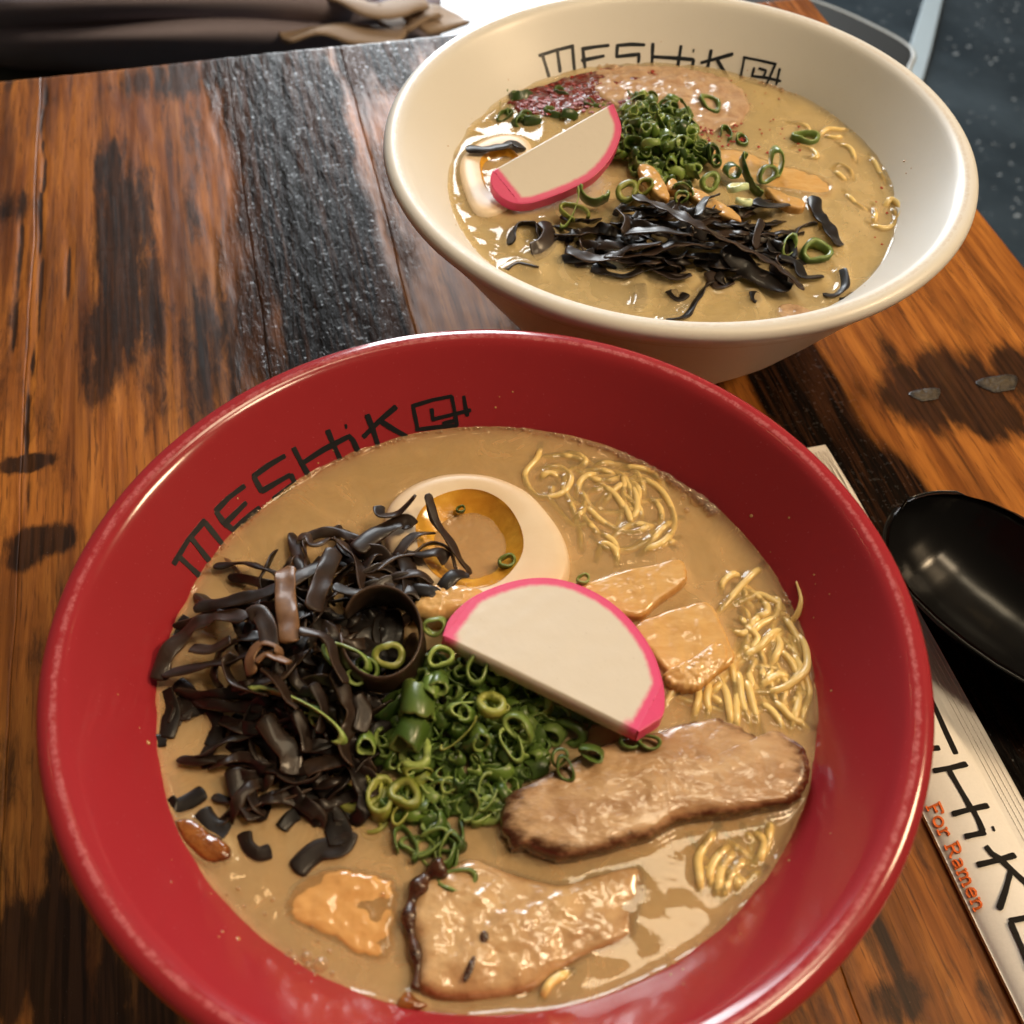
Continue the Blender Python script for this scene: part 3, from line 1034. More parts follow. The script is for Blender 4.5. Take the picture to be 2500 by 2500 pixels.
def in_poly(x, y, P):
    c = False
    j = len(P) - 1
    for i in range(len(P)):
        if (P[i][1] > y) != (P[j][1] > y) and x < (P[j][0] - P[i][0]) * (y - P[i][1]) / (P[j][1] - P[i][1]) + P[i][0]:
            c = not c
        j = i
    return c


def scatter_px(poly, n, seed, mind=0):
    r = random.Random(seed)
    xs, ys = [p[0] for p in poly], [p[1] for p in poly]
    out = []
    tries = 0
    while len(out) < n and tries < 20000:
        tries += 1
        x, y = r.uniform(min(xs), max(xs)), r.uniform(min(ys), max(ys))
        if in_poly(x, y, poly) and all((x - a) ** 2 + (y - b) ** 2 > mind * mind for a, b in out):
            out.append((x, y))
    return out


def zone(x, y, cx, cy, names):
    """which side of the heap a piece lies on"""
    if math.hypot(x - cx, y - cy) < 45:
        return names[4]
    a = math.atan2(cy - y, x - cx)
    return names[int(((a + math.pi / 4) % (2 * math.pi)) / (math.pi / 2))]


def make_fishcake(arc, chord, thick, label, zarc, zchord, ends):
    """half-moon slice; arc and chord in photograph pixels, each with its own height function"""
    A = lift(arc, 0)
    A = np.array([at(p[0], p[1], ZB + p[2]) for p in arc])
    n = 150
    A = catmull(A, n)
    C0, C1 = A[0], A[-1]
    c, nr = plane_fit(A)
    # flatten into the plane
    A = A - ((A - c) @ nr)[:, None] * nr
    C0, C1 = A[0], A[-1]
    cd = (C1 - C0)
    L = np.linalg.norm(cd)
    cd = cd / L
    inner = np.cross(nr, cd)
    if ((A.mean(0) - C0) @ inner) < 0:
        inner = -inner
    o = empty('fish_cake', (c[0], c[1], float(A[:, 2].min()) - thick), label, 'fish cake', 'fish cake slices')
    # skin: band of given width inside the arc
    T = np.gradient(A, axis=0)
    T /= np.linalg.norm(T, axis=1)[:, None]
    Nn = np.cross(nr, T)
    Nn *= np.sign(np.einsum('ij,ij->i', Nn, A.mean(0)[None] - A))[:, None]
    bw = 0.0007
    I = A + Nn * bw
    # keep the inset above the chord
    hgt = (I - C0) @ inner
    I = I + np.clip(0.00002 - hgt, 0, 1)[:, None] * inner
    x = (I - C0) @ cd
    I = I + (np.clip(x, 0.0006, L - 0.0006) - x)[:, None] * cd
    bev = 0.00022
    ring_t = [A - nr * (thick - bev), A - nr * thick * 0.5, A - nr * bev, A + Nn * bev * 0.6 - nr * bev * 0.25, A + Nn * bev * 1.2, I, I - nr * thick]
    V = np.stack(ring_t, 1).reshape(-1, 3)
    m = len(ring_t)
    f = grid_faces(n, m, True)
    f += [tuple(range(m))[::-1], tuple(range((n - 1) * m, n * m))]
    link('pink_skin', V, f, M_FISHSKIN, parent=o, smooth=False)
    # body inside: rows from inset arc to chord
    K = 40
    ID = polyline_resample(I, 600)
    rows, pk = [], []
    for k in range(K + 1):
        t = k / K
        s = (I - C0) @ cd
        base = C0 + s[:, None] * cd
        P = I * (1 - t) + base * t
        rows.append(P)
        dist = np.linalg.norm(P - I, axis=1)
        d_arc = np.min(np.linalg.norm(P[:, None, :] - ID[None], axis=2), axis=1)
        p = np.clip((0.0038 - d_arc) / 0.0026, 0, 1)
        h = (P - C0) @ inner
        xs = (P - C0) @ cd
        for x0, ln in ((0, ends[0]), (L, ends[1])):
            e = np.clip(1.25 - np.abs(xs - x0) / ln, 0, 1) * np.clip(1.3 - h / (0.0035 + 0.25 * ln * np.clip(1 - np.abs(xs - x0) / ln, 0, 1)), 0, 1)
            p = np.maximum(p, e)
        pk.append(p)
    top = np.concatenate(rows)
    uneven = (fbm(top[:, 0] * 250, top[:, 1] * 250, 3, 3) - 0.5) * 0.00016 * np.repeat(np.clip(np.arange(K + 1) / 4, 0, 1), n)
    top = top + uneven[:, None] * nr
    top = top + nr * 0.00006
    lastrow = rows[-1]
    low = lastrow - nr * thick
    back = rows[0] - nr * thick
    V = np.r_[top, low, back]
    f = grid_faces(K + 1, n)
    k0 = K * n
    k1 = (K + 1) * n
    for j in range(n - 1):
        f.append((k0 + j, k0 + j + 1, k1 + j + 1, k1 + j))
        f.append((k1 + j, k1 + j + 1, k1 + n + j + 1, k1 + n + j))
    # orient upward
    if np.cross(V[f[0][1]] - V[f[0][0]], V[f[0][2]] - V[f[0][0]]) @ nr < 0:
        f = [tuple(reversed(q)) for q in f]
    pk = np.concatenate(pk)
    link('body', V, f, M_FISH, parent=o, attrs=dict(pink=np.r_[pk, pk[-n:], pk[:n]]))
    return o


def make_egg(pts, yolk, z, label, surf, tilt=None, bowl_depth=0.0062):
    P = lift(pts, z)
    Y = lift(yolk, z)
    e = empty('egg_half', (P[:, 0].mean(), P[:, 1].mean(), z - 0.012), label, 'egg', 'marinated egg halves')
    M = 96
    P, Y = catmull(P, M, True), catmull(Y, M, True)
    # line the two loops up by angle about the yolk centre
    yc = Y.mean(0)

    def by_angle(Q):
        a = np.arctan2(Q[:, 1] - yc[1], Q[:, 0] - yc[0])
        o_ = np.argsort(a)
        aa, QQ = a[o_], Q[o_]
        g = np.linspace(-math.pi, math.pi, M, endpoint=False)
        return np.stack([np.interp(g, aa, QQ[:, k], period=2 * math.pi) for k in range(3)], 1)
    P, Y = by_angle(P), by_angle(Y)
    c = P.mean(0)
    rows = []
    for t, dz in ((1.00, -.013), (1.05, -.0075), (1.06, -.0045), (1.045, -.0022), (1.02, -.0008), (0.985, -0.0001)):
        rows.append(c + (P - c) * [t, t, 1] + [0, 0, dz])
    for t in (0.75, 0.5, 0.25, 0.08, 0.0):
        rows.append(Y + (P - Y) * t + np.array([0, 0, 0.0004 * math.sin(t * 3)]))
    V = np.concatenate(rows)
    f = [tuple(reversed(q)) for q in grid_faces(len(rows), M, True)]
    f = grid_faces(len(rows), M, True)
    link('egg_white', V, f, M_EGGW, parent=e)
    rows = []
    for t in (1.0, 0.985, 0.95, 0.88, 0.78, 0.65, 0.5, 0.3, 0.12):
        Q = yc + (Y - yc) * t
        dep = -bowl_depth * min(1.0, (1 - t) / 0.50) ** 0.9
        Q = Q + np.array([0, 0, dep])
        Q[:, 2] += (fbm(Q[:, 0] * 400, Q[:, 1] * 400, 9, 3) - 0.5) * 0.0008
        if t == 1.0:
            Q[:, 2] = Y[:, 2] + 0.0001
        rows.append(Q)
    V = np.concatenate(rows + [[yc - [0, 0, bowl_depth]]])
    f = grid_faces(9, M, True)
    for j in range(M):
        f.append((8 * M + j, 8 * M + (j + 1) % M, 9 * M))
    link('yolk', V, f, M_YOLK, parent=e)
    surf.rim.append((P, 0.0))
    return e


# ------------------------------------------------------------------ red bowl: slices, egg, bamboo
pork_right = [(1233, 1943), (1317, 1895), (1406, 1842), (1495, 1800), (1585, 1782), (1674, 1758), (1751, 1743), (1785, 1755), (1829, 1776), (1872, 1800), (1905, 1776), (1948, 1800),
              (1977, 1842), (1982, 1901), (1956, 1937), (1916, 1958), (1802, 1980), (1670, 1998), (1582, 2038), (1450, 2073), (1362, 2090), (1291, 2064), (1238, 2055), (1222, 2005)]
slice_of('pork_slice', pork_right, ZB + 0.0062, 0.0085, M_PORK, 'browned pork slice with seared edge leaning against the right wall of the red bowl', 'pork', SR, 'pork slices in the red bowl',
         M=150, rings=44, edge_round=0.0036, dome=0.0012, rough=0.00045, rscale=330, seed=21, wiggle=0.035)
pork_front = Z4b([(310, 290), (480, 215), (700, 290), (1000, 365), (1250, 315), (1480, 275), (1510, 430), (1470, 580), (1440, 700), (1230, 790), (1020, 890), (880, 1000), (700, 1040), (450, 1060),
                  (260, 1040), (170, 980), (165, 860), (140, 740), (110, 620), (120, 470), (200, 350)])
pork_front = [(x, y, 0.0022 - 0.0034 * (x - 1000) / 560) for x, y in pork_front]
SR.veil.append(catmull(lift(pork_front, ZB), 80, True))
SR.veil.append(catmull(lift(Z3b([(1010, 1320), (1060, 1200), (1200, 1070), (1450, 1010), (1700, 1060), (1850, 1100), (1910, 1250), (1890, 1600), (1800, 1750), (1600, 1720), (1400, 1610), (1150, 1490), (1040, 1420)]), ZB), 80, True))
p2 = slice_of('pork_slice', pork_front, ZB + 0.0012, 0.007, M_PORK2, 'wet pale pork slice with two black specks at the front of the red bowl', 'pork', None, 'pork slices in the red bowl',
              M=150, rings=44, edge_round=0.0035, dome=0.0014, rough=0.0009, rscale=190, seed=5, wiggle=0.012)
# its seared left edge and specks
band = Z4b([(330, 285), (240, 325), (175, 400), (130, 500), (120, 620), (148, 750), (168, 870), (155, 1000)])
P = catmull(lift(band, ZB + 0.0024), 50)
V, f = tube(P, 0.0016 * (1 + 0.35 * np.sin(np.arange(50) * .55)) * np.r_[np.linspace(1.6, .6, 50)], 9)
link('seared_edge', V, f, M_CHAR, parent=p2)
for (sx, sy, a_, b_) in ((562, 690, .0011, .0014), (475, 880, .0009, .0032)):
    q = Z4b([(sx, sy)])[0]
    c_ = at(q[0], q[1], ZB + 0.0042)
    ang = 0.0 if a_ > .001 else -0.35
    pts = [c_ + np.array([a_ * math.cos(t) * math.cos(ang) - b_ * math.sin(t) * math.sin(ang), a_ * math.cos(t) * math.sin(ang) + b_ * math.sin(t) * math.cos(ang), 0]) for t in np.linspace(0, 6.28, 10, endpoint=False)]
    V, f, e = slab(pts, 0.0012, 24, 5, 0.0003, 0.0002, 0.0002, 900, 2)
    link('char_speck', V, f, M_CHAR, parent=p2, attrs=dict(edge=e))
pork_left = Z3b([(1010, 1320), (1060, 1200), (1200, 1070), (1450, 1010), (1700, 1060), (1850, 1100), (1910, 1250), (1890, 1600), (1800, 1750), (1600, 1720), (1400, 1610), (1150, 1490), (1040, 1420)])
slice_of('pork_slice', pork_left, ZB + 0.0001, 0.006, M_PORK3, 'orange pork slice sunk in the broth left of the speckled slice', 'pork', None, 'pork slices in the red bowl',
         M=110, rings=26, edge_round=0.0025, dome=0.0006, rough=0.0008, rscale=150, seed=31, wiggle=0.07)
crisp = Z3b([(150, 650), (280, 640), (420, 740), (560, 830), (592, 920), (540, 970), (420, 985), (300, 910), (200, 790)])
slice_of('pork_slice', crisp, ZB + 0.0012, 0.004, M_CRISP, 'small crisp brown pork scrap at the left edge of the red broth', 'pork', SR, None,
         M=80, rings=16, edge_round=0.0015, dome=0.0008, rough=0.0006, rscale=300, seed=8, wiggle=0.05)
scrap = Z4b([(40, 1110), (60, 1050), (110, 1010), (170, 1060), (230, 1090), (190, 1120), (100, 1125)])
slice_of('pork_slice', scrap, ZB + 0.0015, 0.003, M_CRISP, 'dark scrap of pork skin at the front lip of the red broth', 'pork', SR, None,
         M=60, rings=10, edge_round=0.001, dome=0.0006, rough=0.0005, rscale=400, seed=9, wiggle=0.06)

egg_pts = Z5([(85, 330), (160, 240), (280, 190), (400, 178), (520, 195), (640, 250), (720, 330), (780, 420), (806, 510), (790, 600), (700, 680), (540, 720), (340, 700), (180, 620), (95, 480)])
yolk_pts = Z5([(195, 370), (260, 285), (370, 245), (470, 250), (560, 300), (620, 390), (635, 480), (600, 560), (520, 630), (400, 650), (280, 600), (210, 500)])
make_egg(egg_pts, yolk_pts, ZB + 0.0044, 'marinated egg half with a hollow orange yolk in the red bowl', SR)
bam1 = Z5([(760, 640), (890, 625), (1030, 575), (1180, 545), (1285, 528), (1308, 592), (1290, 625), (1200, 690), (1110, 760), (980, 740), (850, 720)])
slice_of('bamboo_shoot', bam1, ZB + 0.0042, 0.006, M_BAMB, 'long orange bamboo shoot pointing right from behind the red bowl fish cake', 'bamboo shoot', SR, 'bamboo shoots in the red bowl',
         M=110, rings=20, edge_round=0.0014, dome=0.0004, rough=0.0005, rscale=300, seed=13, wiggle=0.012)
bam2 = Z5([(1090, 800), (1200, 745), (1300, 715), (1392, 703), (1440, 770), (1480, 860), (1502, 935), (1420, 1000), (1340, 1050), (1240, 1000), (1150, 900)])
slice_of('bamboo_shoot', bam2, ZB + 0.0028, 0.005, M_BAMB, 'square translucent bamboo shoot beside the red bowl fish cake, half sunk', 'bamboo shoot', SR, 'bamboo shoots in the red bowl',
         M=110, rings=24, edge_round=0.0014, dome=0.0002, rough=0.0005, rscale=210, seed=14, wiggle=0.02)
bam3 = Z5([(175, 735), (215, 655), (275, 620), (360, 625), (470, 655), (430, 730), (330, 760), (240, 765)])
slice_of('bamboo_shoot', bam3, ZB + 0.0075, 0.008, M_BAMB, 'pale curled bamboo tip between egg and mushrooms in the red bowl', 'bamboo shoot', None, 'bamboo shoots in the red bowl',
         M=90, rings=16, edge_round=0.0025, dome=0.0012, rough=0.0005, rscale=420, seed=15, wiggle=0.03)
bam4 = Z5([(1270, 960), (1330, 930), (1430, 870), (1480, 930), (1400, 1020), (1340, 1060), (1260, 1050), (1210, 1000)])
slice_of('bamboo_shoot', bam4, ZB + 0.0032, 0.004, M_BAMB, 'torn bamboo fibre below the square bamboo shoot in the red bowl', 'bamboo shoot', None, 'bamboo shoots in the red bowl',
         M=90, rings=16, edge_round=0.0012, dome=0.0012, rough=0.0009, rscale=350, seed=16, wiggle=0.08)

# fish cakes
arc = [(x, y, z) for (x, y, z) in Z5([(302, 850, .0150), (335, 765, .0148), (415, 690, .0135), (520, 640, .0122), (640, 607, .0112), (760, 605, .0104), (880, 640, .0098), (1000, 710, .0096), (1100, 810, .0100), (1170, 920, .0108), (1208, 1040, .0120),
                                      (1216, 1120, .0130), (1205, 1172, .0136), (1160, 1205, .0142), (1110, 1237, .0148)])]
make_fishcake(arc, None, 0.0048, 'pink edged white fish cake slice on top of the red bowl of ramen', 0, 0, (.006, .006))
arcw = W1([(1372, 284, .0215), (1402, 350, .0200), (1426, 440, .0175), (1410, 540, .0150), (1345, 665, .0120), (1235, 780, .0095), (1100, 850, .0083), (950, 912, .0070), (800, 955, .0062), (680, 948, .0064), (585, 885, .0080), (545, 805, .0100), (556, 738, .0118)])
make_fishcake(arcw, None, 0.0055, 'pink edged white fish cake slice propped up in the white bowl', 0, 0, (.004, .003))

# ------------------------------------------------------------------ red bowl: noodles
GN = 'noodles in the red bowl'
LN1 = 'thin yellow noodle in the red bowl between bamboo and its right wall'
LN2 = 'thin yellow noodle under the broth behind the red bowl egg'
LN3 = 'thin yellow noodle below the seared pork slice in the red bowl'
for s in [[(960, 1160), (1060, 1110), (1150, 1050, .001), (1230, 960, .0015), (1330, 890, .001)],
          [(1140, 1415), (1300, 1392, .0008), (1430, 1322, .0012), (1512, 1225, .0016), (1500, 1050, .0012), (1400, 890)],
          [(830, 1310), (880, 1430), (900, 1570)], [(740, 1380), (725, 1460), (735, 1550)], [(1050, 1380), (1080, 1490), (1115, 1610)], [(985, 1350), (1000, 1480), (1045, 1600)],
          [(1150, 1100), (1175, 1190), (1160, 1290)], [(1330, 1120), (1390, 1190), (1440, 1280)], [(1450, 1390), (1445, 1500), (1415, 1610)], [(1270, 1190), (1300, 1270), (1350, 1340)],
          [(1070, 510), (980, 600), (880, 710)], [(840, 640), (850, 560), (920, 500), (1000, 490)], [(1090, 800), (1150, 820), (1200, 790), (1180, 720), (1070, 720)],
          [(1240, 640), (1290, 720), (1250, 820), (1130, 900), (1000, 1060)], [(1380, 900), (1440, 1000), (1480, 1130)], [(1220, 1180), (1230, 1260), (1200, 1310)],
          [(400, 1500), (460, 1410), (560, 1370)], [(1300, 1530), (1380, 1620), (1470, 1660)], [(1150, 1500), (1230, 1560), (1290, 1640)], [(900, 900), (1000, 960), (1100, 900), (1180, 850)],
          [(1000, 700), (1130, 650), (1240, 700)], [(640, 1330), (660, 1440), (640, 1540)], [(930, 1260), (960, 1400), (960, 1560)], [(1100, 1180), (1060, 1260), (1080, 1350)], [(1250, 950), (1300, 1050), (1260, 1150)],
          [(1180, 1350), (1260, 1300), (1330, 1290)], [(1350, 1400), (1320, 1500), (1350, 1600)], [(1500, 1300), (1530, 1420), (1490, 1560)], [(1060, 930), (1120, 1000), (1080, 1080)], [(1420, 1150), (1460, 1250), (1390, 1350)]]:
    noodle(Z5a(stretch_strand(s, 1.1)), SR, LN1, GN, dz=-0.0001)
wall_noodle = Z5a([(1410, 860), (1455, 790), (1476, 700), (1465, 630), (1438, 550)])
P = []
for (x, y) in wall_noodle:
    h, n_ = wall_hit(x, y, RED_C)
    P.append(h + n_ * 0.0006)
P[0] = P[0] - np.array([0, 0, 0.001])
P = catmull(np.array(P), 30)
V, f = tube(P, np.linspace(.0011, .0003, 30), 8)
tag(link('noodle', V, f, M_NOODLE), 'single noodle end stuck to the right inner wall of the red bowl', 'noodle', GN)
for s in [[(705, 60), (690, 120), (640, 190), (690, 270), (790, 265), (830, 200), (780, 150), (690, 165)], [(900, 195), (1000, 260), (1060, 350)], [(990, 140), (1080, 230), (1100, 330), (1060, 380)],
          [(1090, 180), (1200, 255), (1255, 370), (1210, 460), (1110, 502)], [(930, 215), (1040, 300), (1080, 400)], [(880, 300), (960, 380), (1080, 420), (1180, 380)],
          [(760, 110), (840, 95), (890, 130), (850, 160)], [(930, 540), (960, 470), (1010, 500), (1020, 560)], [(900, 250), (880, 350), (960, 440)], [(1020, 150), (1150, 170), (1230, 240)],
          [(700, 200), (740, 180), (790, 200)], [(950, 170), (870, 210), (850, 290)]]:
    noodle(Z5(s), SR, LN2, GN, dz=-0.0005)
zq = zoomer(1600, 1900, 3.5127)
for s in [[(480, 960), (470, 800), (560, 640), (720, 530)], [(600, 960), (660, 800), (740, 720)], [(380, 880), (370, 680), (480, 500)], [(850, 720), (950, 600), (980, 440)], [(880, 480), (930, 560), (900, 680)],
          [(540, 940), (570, 760), (660, 650)]]:
    noodle(zq(stretch_strand(s, .5)), SR, LN3, GN, dz=-0.0003, rad=0.0013)
r7 = random.Random(21)
for poly_, n_, lab_ in ((Z5a([(900, 480), (1120, 480), (1330, 760), (1520, 1050), (1560, 1400), (1480, 1640), (900, 1600), (420, 1480), (420, 1350), (900, 1250), (900, 900)]), 46, LN1),
                        (Z5([(640, 60), (900, 70), (1150, 160), (1290, 330), (1300, 480), (1120, 530), (880, 540), (830, 400), (720, 280)]), 26, LN2),
                        (zq([(250, 500), (900, 380), (1050, 420), (950, 800), (700, 1000), (480, 1000), (350, 800)]), 12, LN3)):
    for (x_, y_) in scatter_px(poly_, n_, 31 + n_, 8):
        a_, tn_ = (r7.gauss(1.5, .5) + (math.pi if r7.random() < .5 else 0)) if lab_ is LN1 else r7.uniform(0, 6.28), r7.uniform(-.4, .4)
        pts_ = []
        for q_ in range(13):
            pts_.append((x_, y_, -abs(r7.gauss(0, .0004))))
            x_ += 17 * math.cos(a_)
            y_ += 15 * math.sin(a_)
            a_ += tn_ * .7 + r7.uniform(-.22, .22)
        pts_ = [p_ for p_ in pts_ if in_poly(p_[0], p_[1], poly_)]
        if len(pts_) > 2:
            noodle(pts_, SR, lab_, GN, dz=-0.0007, rad=0.0012)
noodle(Z4b([(900, 1050), (960, 960), (1080, 890)]), SR, 'thin yellow noodle at the front edge of the speckled pork slice', GN, dz=0.0003)

# ------------------------------------------------------------------ red bowl: mushrooms
GM = 'mushroom strips in the red bowl'
LM = 'dark shredded mushroom strip in the heap at the left of the red bowl'
mp = bump_pile(*Z4([(700, 820)])[0], 230, 260, 0.0115)
core = Z4([(330, 640), (700, 420), (1200, 330), (1330, 520), (1280, 1000), (1020, 1420), (900, 1560), (600, 1600), (440, 1420), (380, 1000)])
ZN_M = ['dark shredded mushroom strip in the red bowl heap toward the scallions', 'dark shredded mushroom strip in the red bowl heap toward the egg', 'dark shredded mushroom strip in the red bowl heap toward the left wall',
        'dark shredded mushroom strip at the front foot of the red bowl heap', 'dark shredded mushroom strip at the middle of the red bowl heap']
ccx, ccy = sum(p[0] for p in core) / len(core), sum(p[1] for p in core) / len(core)
r2 = random.Random(3)
for (x, y) in scatter_px(core, 92, 5, 12):
    LM = zone(x, y, ccx, ccy, ZN_M)
    a_ = r2.uniform(0, 6.28)
    step = r2.uniform(36, 56)
    pts_, px_, py_ = [], x, y
    turn = r2.uniform(-.42, .42)
    for q_ in range(7):
        pts_.append((px_, py_, r2.uniform(-.002, .0022) - (0.003 if q_ in (0, 6) else 0)))
        px_ += step * math.cos(a_)
        py_ += step * math.sin(a_) * .8
        a_ += turn + r2.uniform(-.4, .4)
    mx_, my_ = x - sum(p_[0] for p_ in pts_) / 7, y - sum(p_[1] for p_ in pts_) / 7
    pts_ = [(p_[0] + mx_, p_[1] + my_, p_[2]) for p_ in pts_]
    mushroom(pts_, r2.uniform(17, 32), r2.choice([0, 3, 3, 0, 1]), LM, GM, lambda a, b: 0.74 * mp(a, b), 0.0012, r2.uniform(-.9, .9), r2.uniform(-1.6, 1.6))
HAND = [  # points, width px, material, roll, twist, base
    ([(240, 640), (330, 628), (450, 605), (560, 580), (650, 545)], 30, 0, .15, .3, .004),
    ([(640, 548), (760, 485), (900, 425)], 34, 1, .3, .2, .003),
    ([(672, 455), (668, 560), (680, 680), (685, 805)], 40, 2, 0, .2, .007),
    ([(905, 375), (860, 470), (825, 570), (800, 660)], 38, 1, .2, .5, .006),
    ([(735, 325), (770, 300), (800, 350), (880, 318), (960, 360), (1010, 440), (1035, 570)], 24, 1, .9, .6, .006),
    ([(1000, 375), (1100, 295), (1220, 240), (1265, 265)], 40, 0, .2, .3, .007),
    ([(1110, 165), (1120, 210), (1200, 195), (1285, 110, .004)], 26, 0, .8, .5, .008),
    ([(1345, 105, .006), (1370, 220, .004), (1440, 330, .002), (1500, 420), (1545, 490, -.003)], 22, 1, .5, .6, .006),
    ([(1270, 400), (1330, 350), (1390, 340), (1450, 380), (1475, 470)], 20, 1, 1.0, .3, .005),
    ([(70, 990), (110, 870), (220, 750), (350, 690), (500, 690)], 38, 1, .25, .3, .0035),
    ([(90, 960), (300, 912), (420, 892), (510, 855)], 30, 0, .3, .4, .003),
    ([(225, 835), (320, 842), (415, 790)], 26, 1, .4, .3, .003),
    ([(495, 690), (545, 672), (585, 740), (595, 840)], 36, 1, .1, .3, .007),
    ([(430, 870), (385, 910), (410, 985), (490, 1035), (590, 1060)], 24, 1, 1.1, .3, .004),
    ([(510, 960), (505, 880), (560, 810), (630, 830), (640, 870)], 26, 2, .9, .6, .008),
    ([(530, 900), (580, 865), (630, 880), (695, 905)], 24, 2, .7, .5, .009),
    ([(560, 930), (640, 1000), (690, 1090), (730, 1120)], 26, 1, .9, .5, .007),
    ([(735, 750), (830, 765), (890, 820), (905, 910), (960, 1000)], 28, 1, .9, .5, .008),
    ([(900, 940), (960, 1080), (985, 1180), (935, 1290), (990, 1400)], 32, 1, .7, .8, .005),
    ([(560, 1160), (640, 1260), (695, 1340), (690, 1430)], 42, 1, .1, .4, .003),
    ([(760, 1410), (850, 1375), (980, 1345)], 34, 1, .4, .2, .003),
    ([(430, 1400), (470, 1530), (540, 1640)], 40, 0, .1, .4, .0015),
    ([(1045, 465), (1120, 500), (1200, 540)], 34, 1, .3, .3, .005),
    ([(1225, 380), (1255, 480), (1260, 600)], 38, 0, .3, .4, .006),
    ([(895, 545), (990, 575), (1100, 560), (1195, 595)], 28, 3, .5, .4, .007),
    ([(1090, 470), (1180, 410), (1290, 390)], 22, 1, .9, .3, .006),
    ([(720, 1130), (760, 1230), (770, 1330)], 26, 0, .6, .6, .004),
    ([(800, 1000), (850, 1120), (830, 1240)], 24, 0, .9, .6, .005),
    ([(1000, 1060), (1040, 1130), (1020, 1230)], 30, 0, .4, .5, .005),
    ([(640, 1420), (720, 1470), (800, 1460), (850, 1400)], 26, 0, .9, .4, .002),
]
for s, w_, mi, ro_, tw_, ba_ in HAND:
    _q = Z4(s)[len(s) // 2]
    lab = zone(_q[0], _q[1], ccx, ccy, ZN_M)
    if mi == 2 and w_ == 40:
        lab = 'light tan mushroom strip hanging over the heap in the red bowl'
    elif s[0] == (1345, 105, .006):
        lab = 'thin mushroom strip standing up in front of the red bowl egg'
    mushroom(Z4(s), w_, mi, lab, GM, mp, ba_, ro_, tw_)
for i_ in range(9):
    a_ = r2.uniform(0, 6.28)
    x_, y_ = Z4([(1120 + r2.uniform(-90, 90), 800 + r2.uniform(-90, 90))])[0]
    mushroom([(x_ - 55 * math.cos(a_), y_ - 45 * math.sin(a_)), (x_, y_, .001), (x_ + 55 * math.cos(a_ + .5), y_ + 45 * math.sin(a_ + .5))], 46, 3, 'black mushroom strip lying inside the large mushroom ring', GM, lambda a, b: 0.004, 0.001, 0, .3)
# the big curl standing on edge
ring = [(1120 + 195 * math.cos(t), 800 + 205 * math.sin(t)) for t in np.linspace(-2.6, 3.3, 26)]
P = np.array([at(*q, ZB + 0.0115) for q in Z4(ring)])
n_ = len(P)
P = catmull(P, 110)
P[:, 2] += np.linspace(0.0012, -0.0012, 110)
V, f, e = ribbon(P, 0.0095 * (1 + .12 * np.sin(np.linspace(0, 7, 110))), 0.0011, 1.50, 0.04, 4)
tag(link('mushroom_strip', V, f, M_MUSH[1], attrs=dict(edge=e)), 'large curled mushroom ring holding scallions in the red bowl', 'mushroom', GM)
for (x, y) in scatter_px(Z4([(1000, 330), (1180, 260), (1330, 300), (1420, 420), (1440, 540), (1300, 600), (1080, 560)]), 13, 77, 14):
    a_ = r2.uniform(-1.0, .4)
    L_ = r2.uniform(40, 75)
    mushroom([(x - L_ * math.cos(a_), y - L_ * math.sin(a_), -.003), (x - .4 * L_ * math.cos(a_), y - .4 * L_ * math.sin(a_) + 8, .001), (x + .4 * L_ * math.cos(a_ + .4), y + .4 * L_ * math.sin(a_ + .4), .0015), (x + L_ * math.cos(a_ + .7), y + L_ * math.sin(a_ + .7), -.001)],
             r2.uniform(22, 36), r2.choice([0, 3, 1]), 'dark mushroom strip lapping over the red bowl egg', GM, lambda a, b: 0, 0.0068, r2.uniform(-.8, .8), r2.uniform(-1, 1))
LMS = 'dark mushroom shred floating at the left wall of the red bowl'
for s, w_ in [([(95, 1040), (130, 1150), (95, 1260)], 40), ([(185, 1170), (240, 1140), (295, 1115)], 20), ([(400, 1180), (480, 1240), (420, 1330)], 40), ([(300, 1100), (350, 1200), (330, 1300)], 34),
              ([(50, 1270), (80, 1275), (110, 1270)], 26), ([(150, 1000), (210, 1060), (180, 1180)], 34), ([(330, 1290), (300, 1340), (310, 1400)], 26), ([(140, 1080), (170, 1120), (140, 1200)], 26),
              ([(210, 690), (180, 720), (150, 780)], 34), ([(300, 440), (380, 460), (460, 560)], 44)]:
    mushroom(Z4(s), w_, r2.choice([0, 3]) if w_ != 44 else 2, LMS, GM, lambda a, b: 0, 0.0001 if w_ != 44 else -0.0009, r2.uniform(-.2, .2), .3)
LMF = 'dark mushroom shred floating in broth in front of the red bowl heap'
for s, w_ in [([(110, 1560), (150, 1590), (210, 1560), (290, 1505)], 34), ([(270, 1600), (330, 1680), (395, 1712)], 36), ([(475, 1700), (490, 1770), (540, 1810), (605, 1790)], 28),
              ([(715, 1890), (820, 1795), (930, 1770), (965, 1700)], 40), ([(650, 1690), (690, 1640), (730, 1615)], 26), ([(830, 1580), (900, 1650), (940, 1760)], 46), ([(720, 1480), (800, 1560), (890, 1590)], 50),
              ([(470, 1500), (520, 1590), (600, 1600)], 46), ([(860, 1500), (930, 1560), (950, 1650)], 40)]:
    mushroom(Z4(s), w_, r2.choice([0, 3]), LMF, GM, lambda a, b: 0, 0.0003, r2.uniform(-.25, .25), .4)

# ------------------------------------------------------------------ red bowl: scallions
GS = 'scallion pieces in the red bowl'
LS = 'chopped green scallion ring in the heap beside the red bowl fish cake'
sp = bump_pile(*Z9([(820, 620)])[0], 170, 150, 0.0085)
heap = Z9([(680, 190), (900, 260), (1250, 360), (1600, 560), (1800, 700), (1500, 880), (1500, 1000), (1250, 1180), (1180, 1350), (700, 1420), (420, 1300), (560, 1080), (330, 950), (400, 640), (620, 430)])
r3 = random.Random(12)


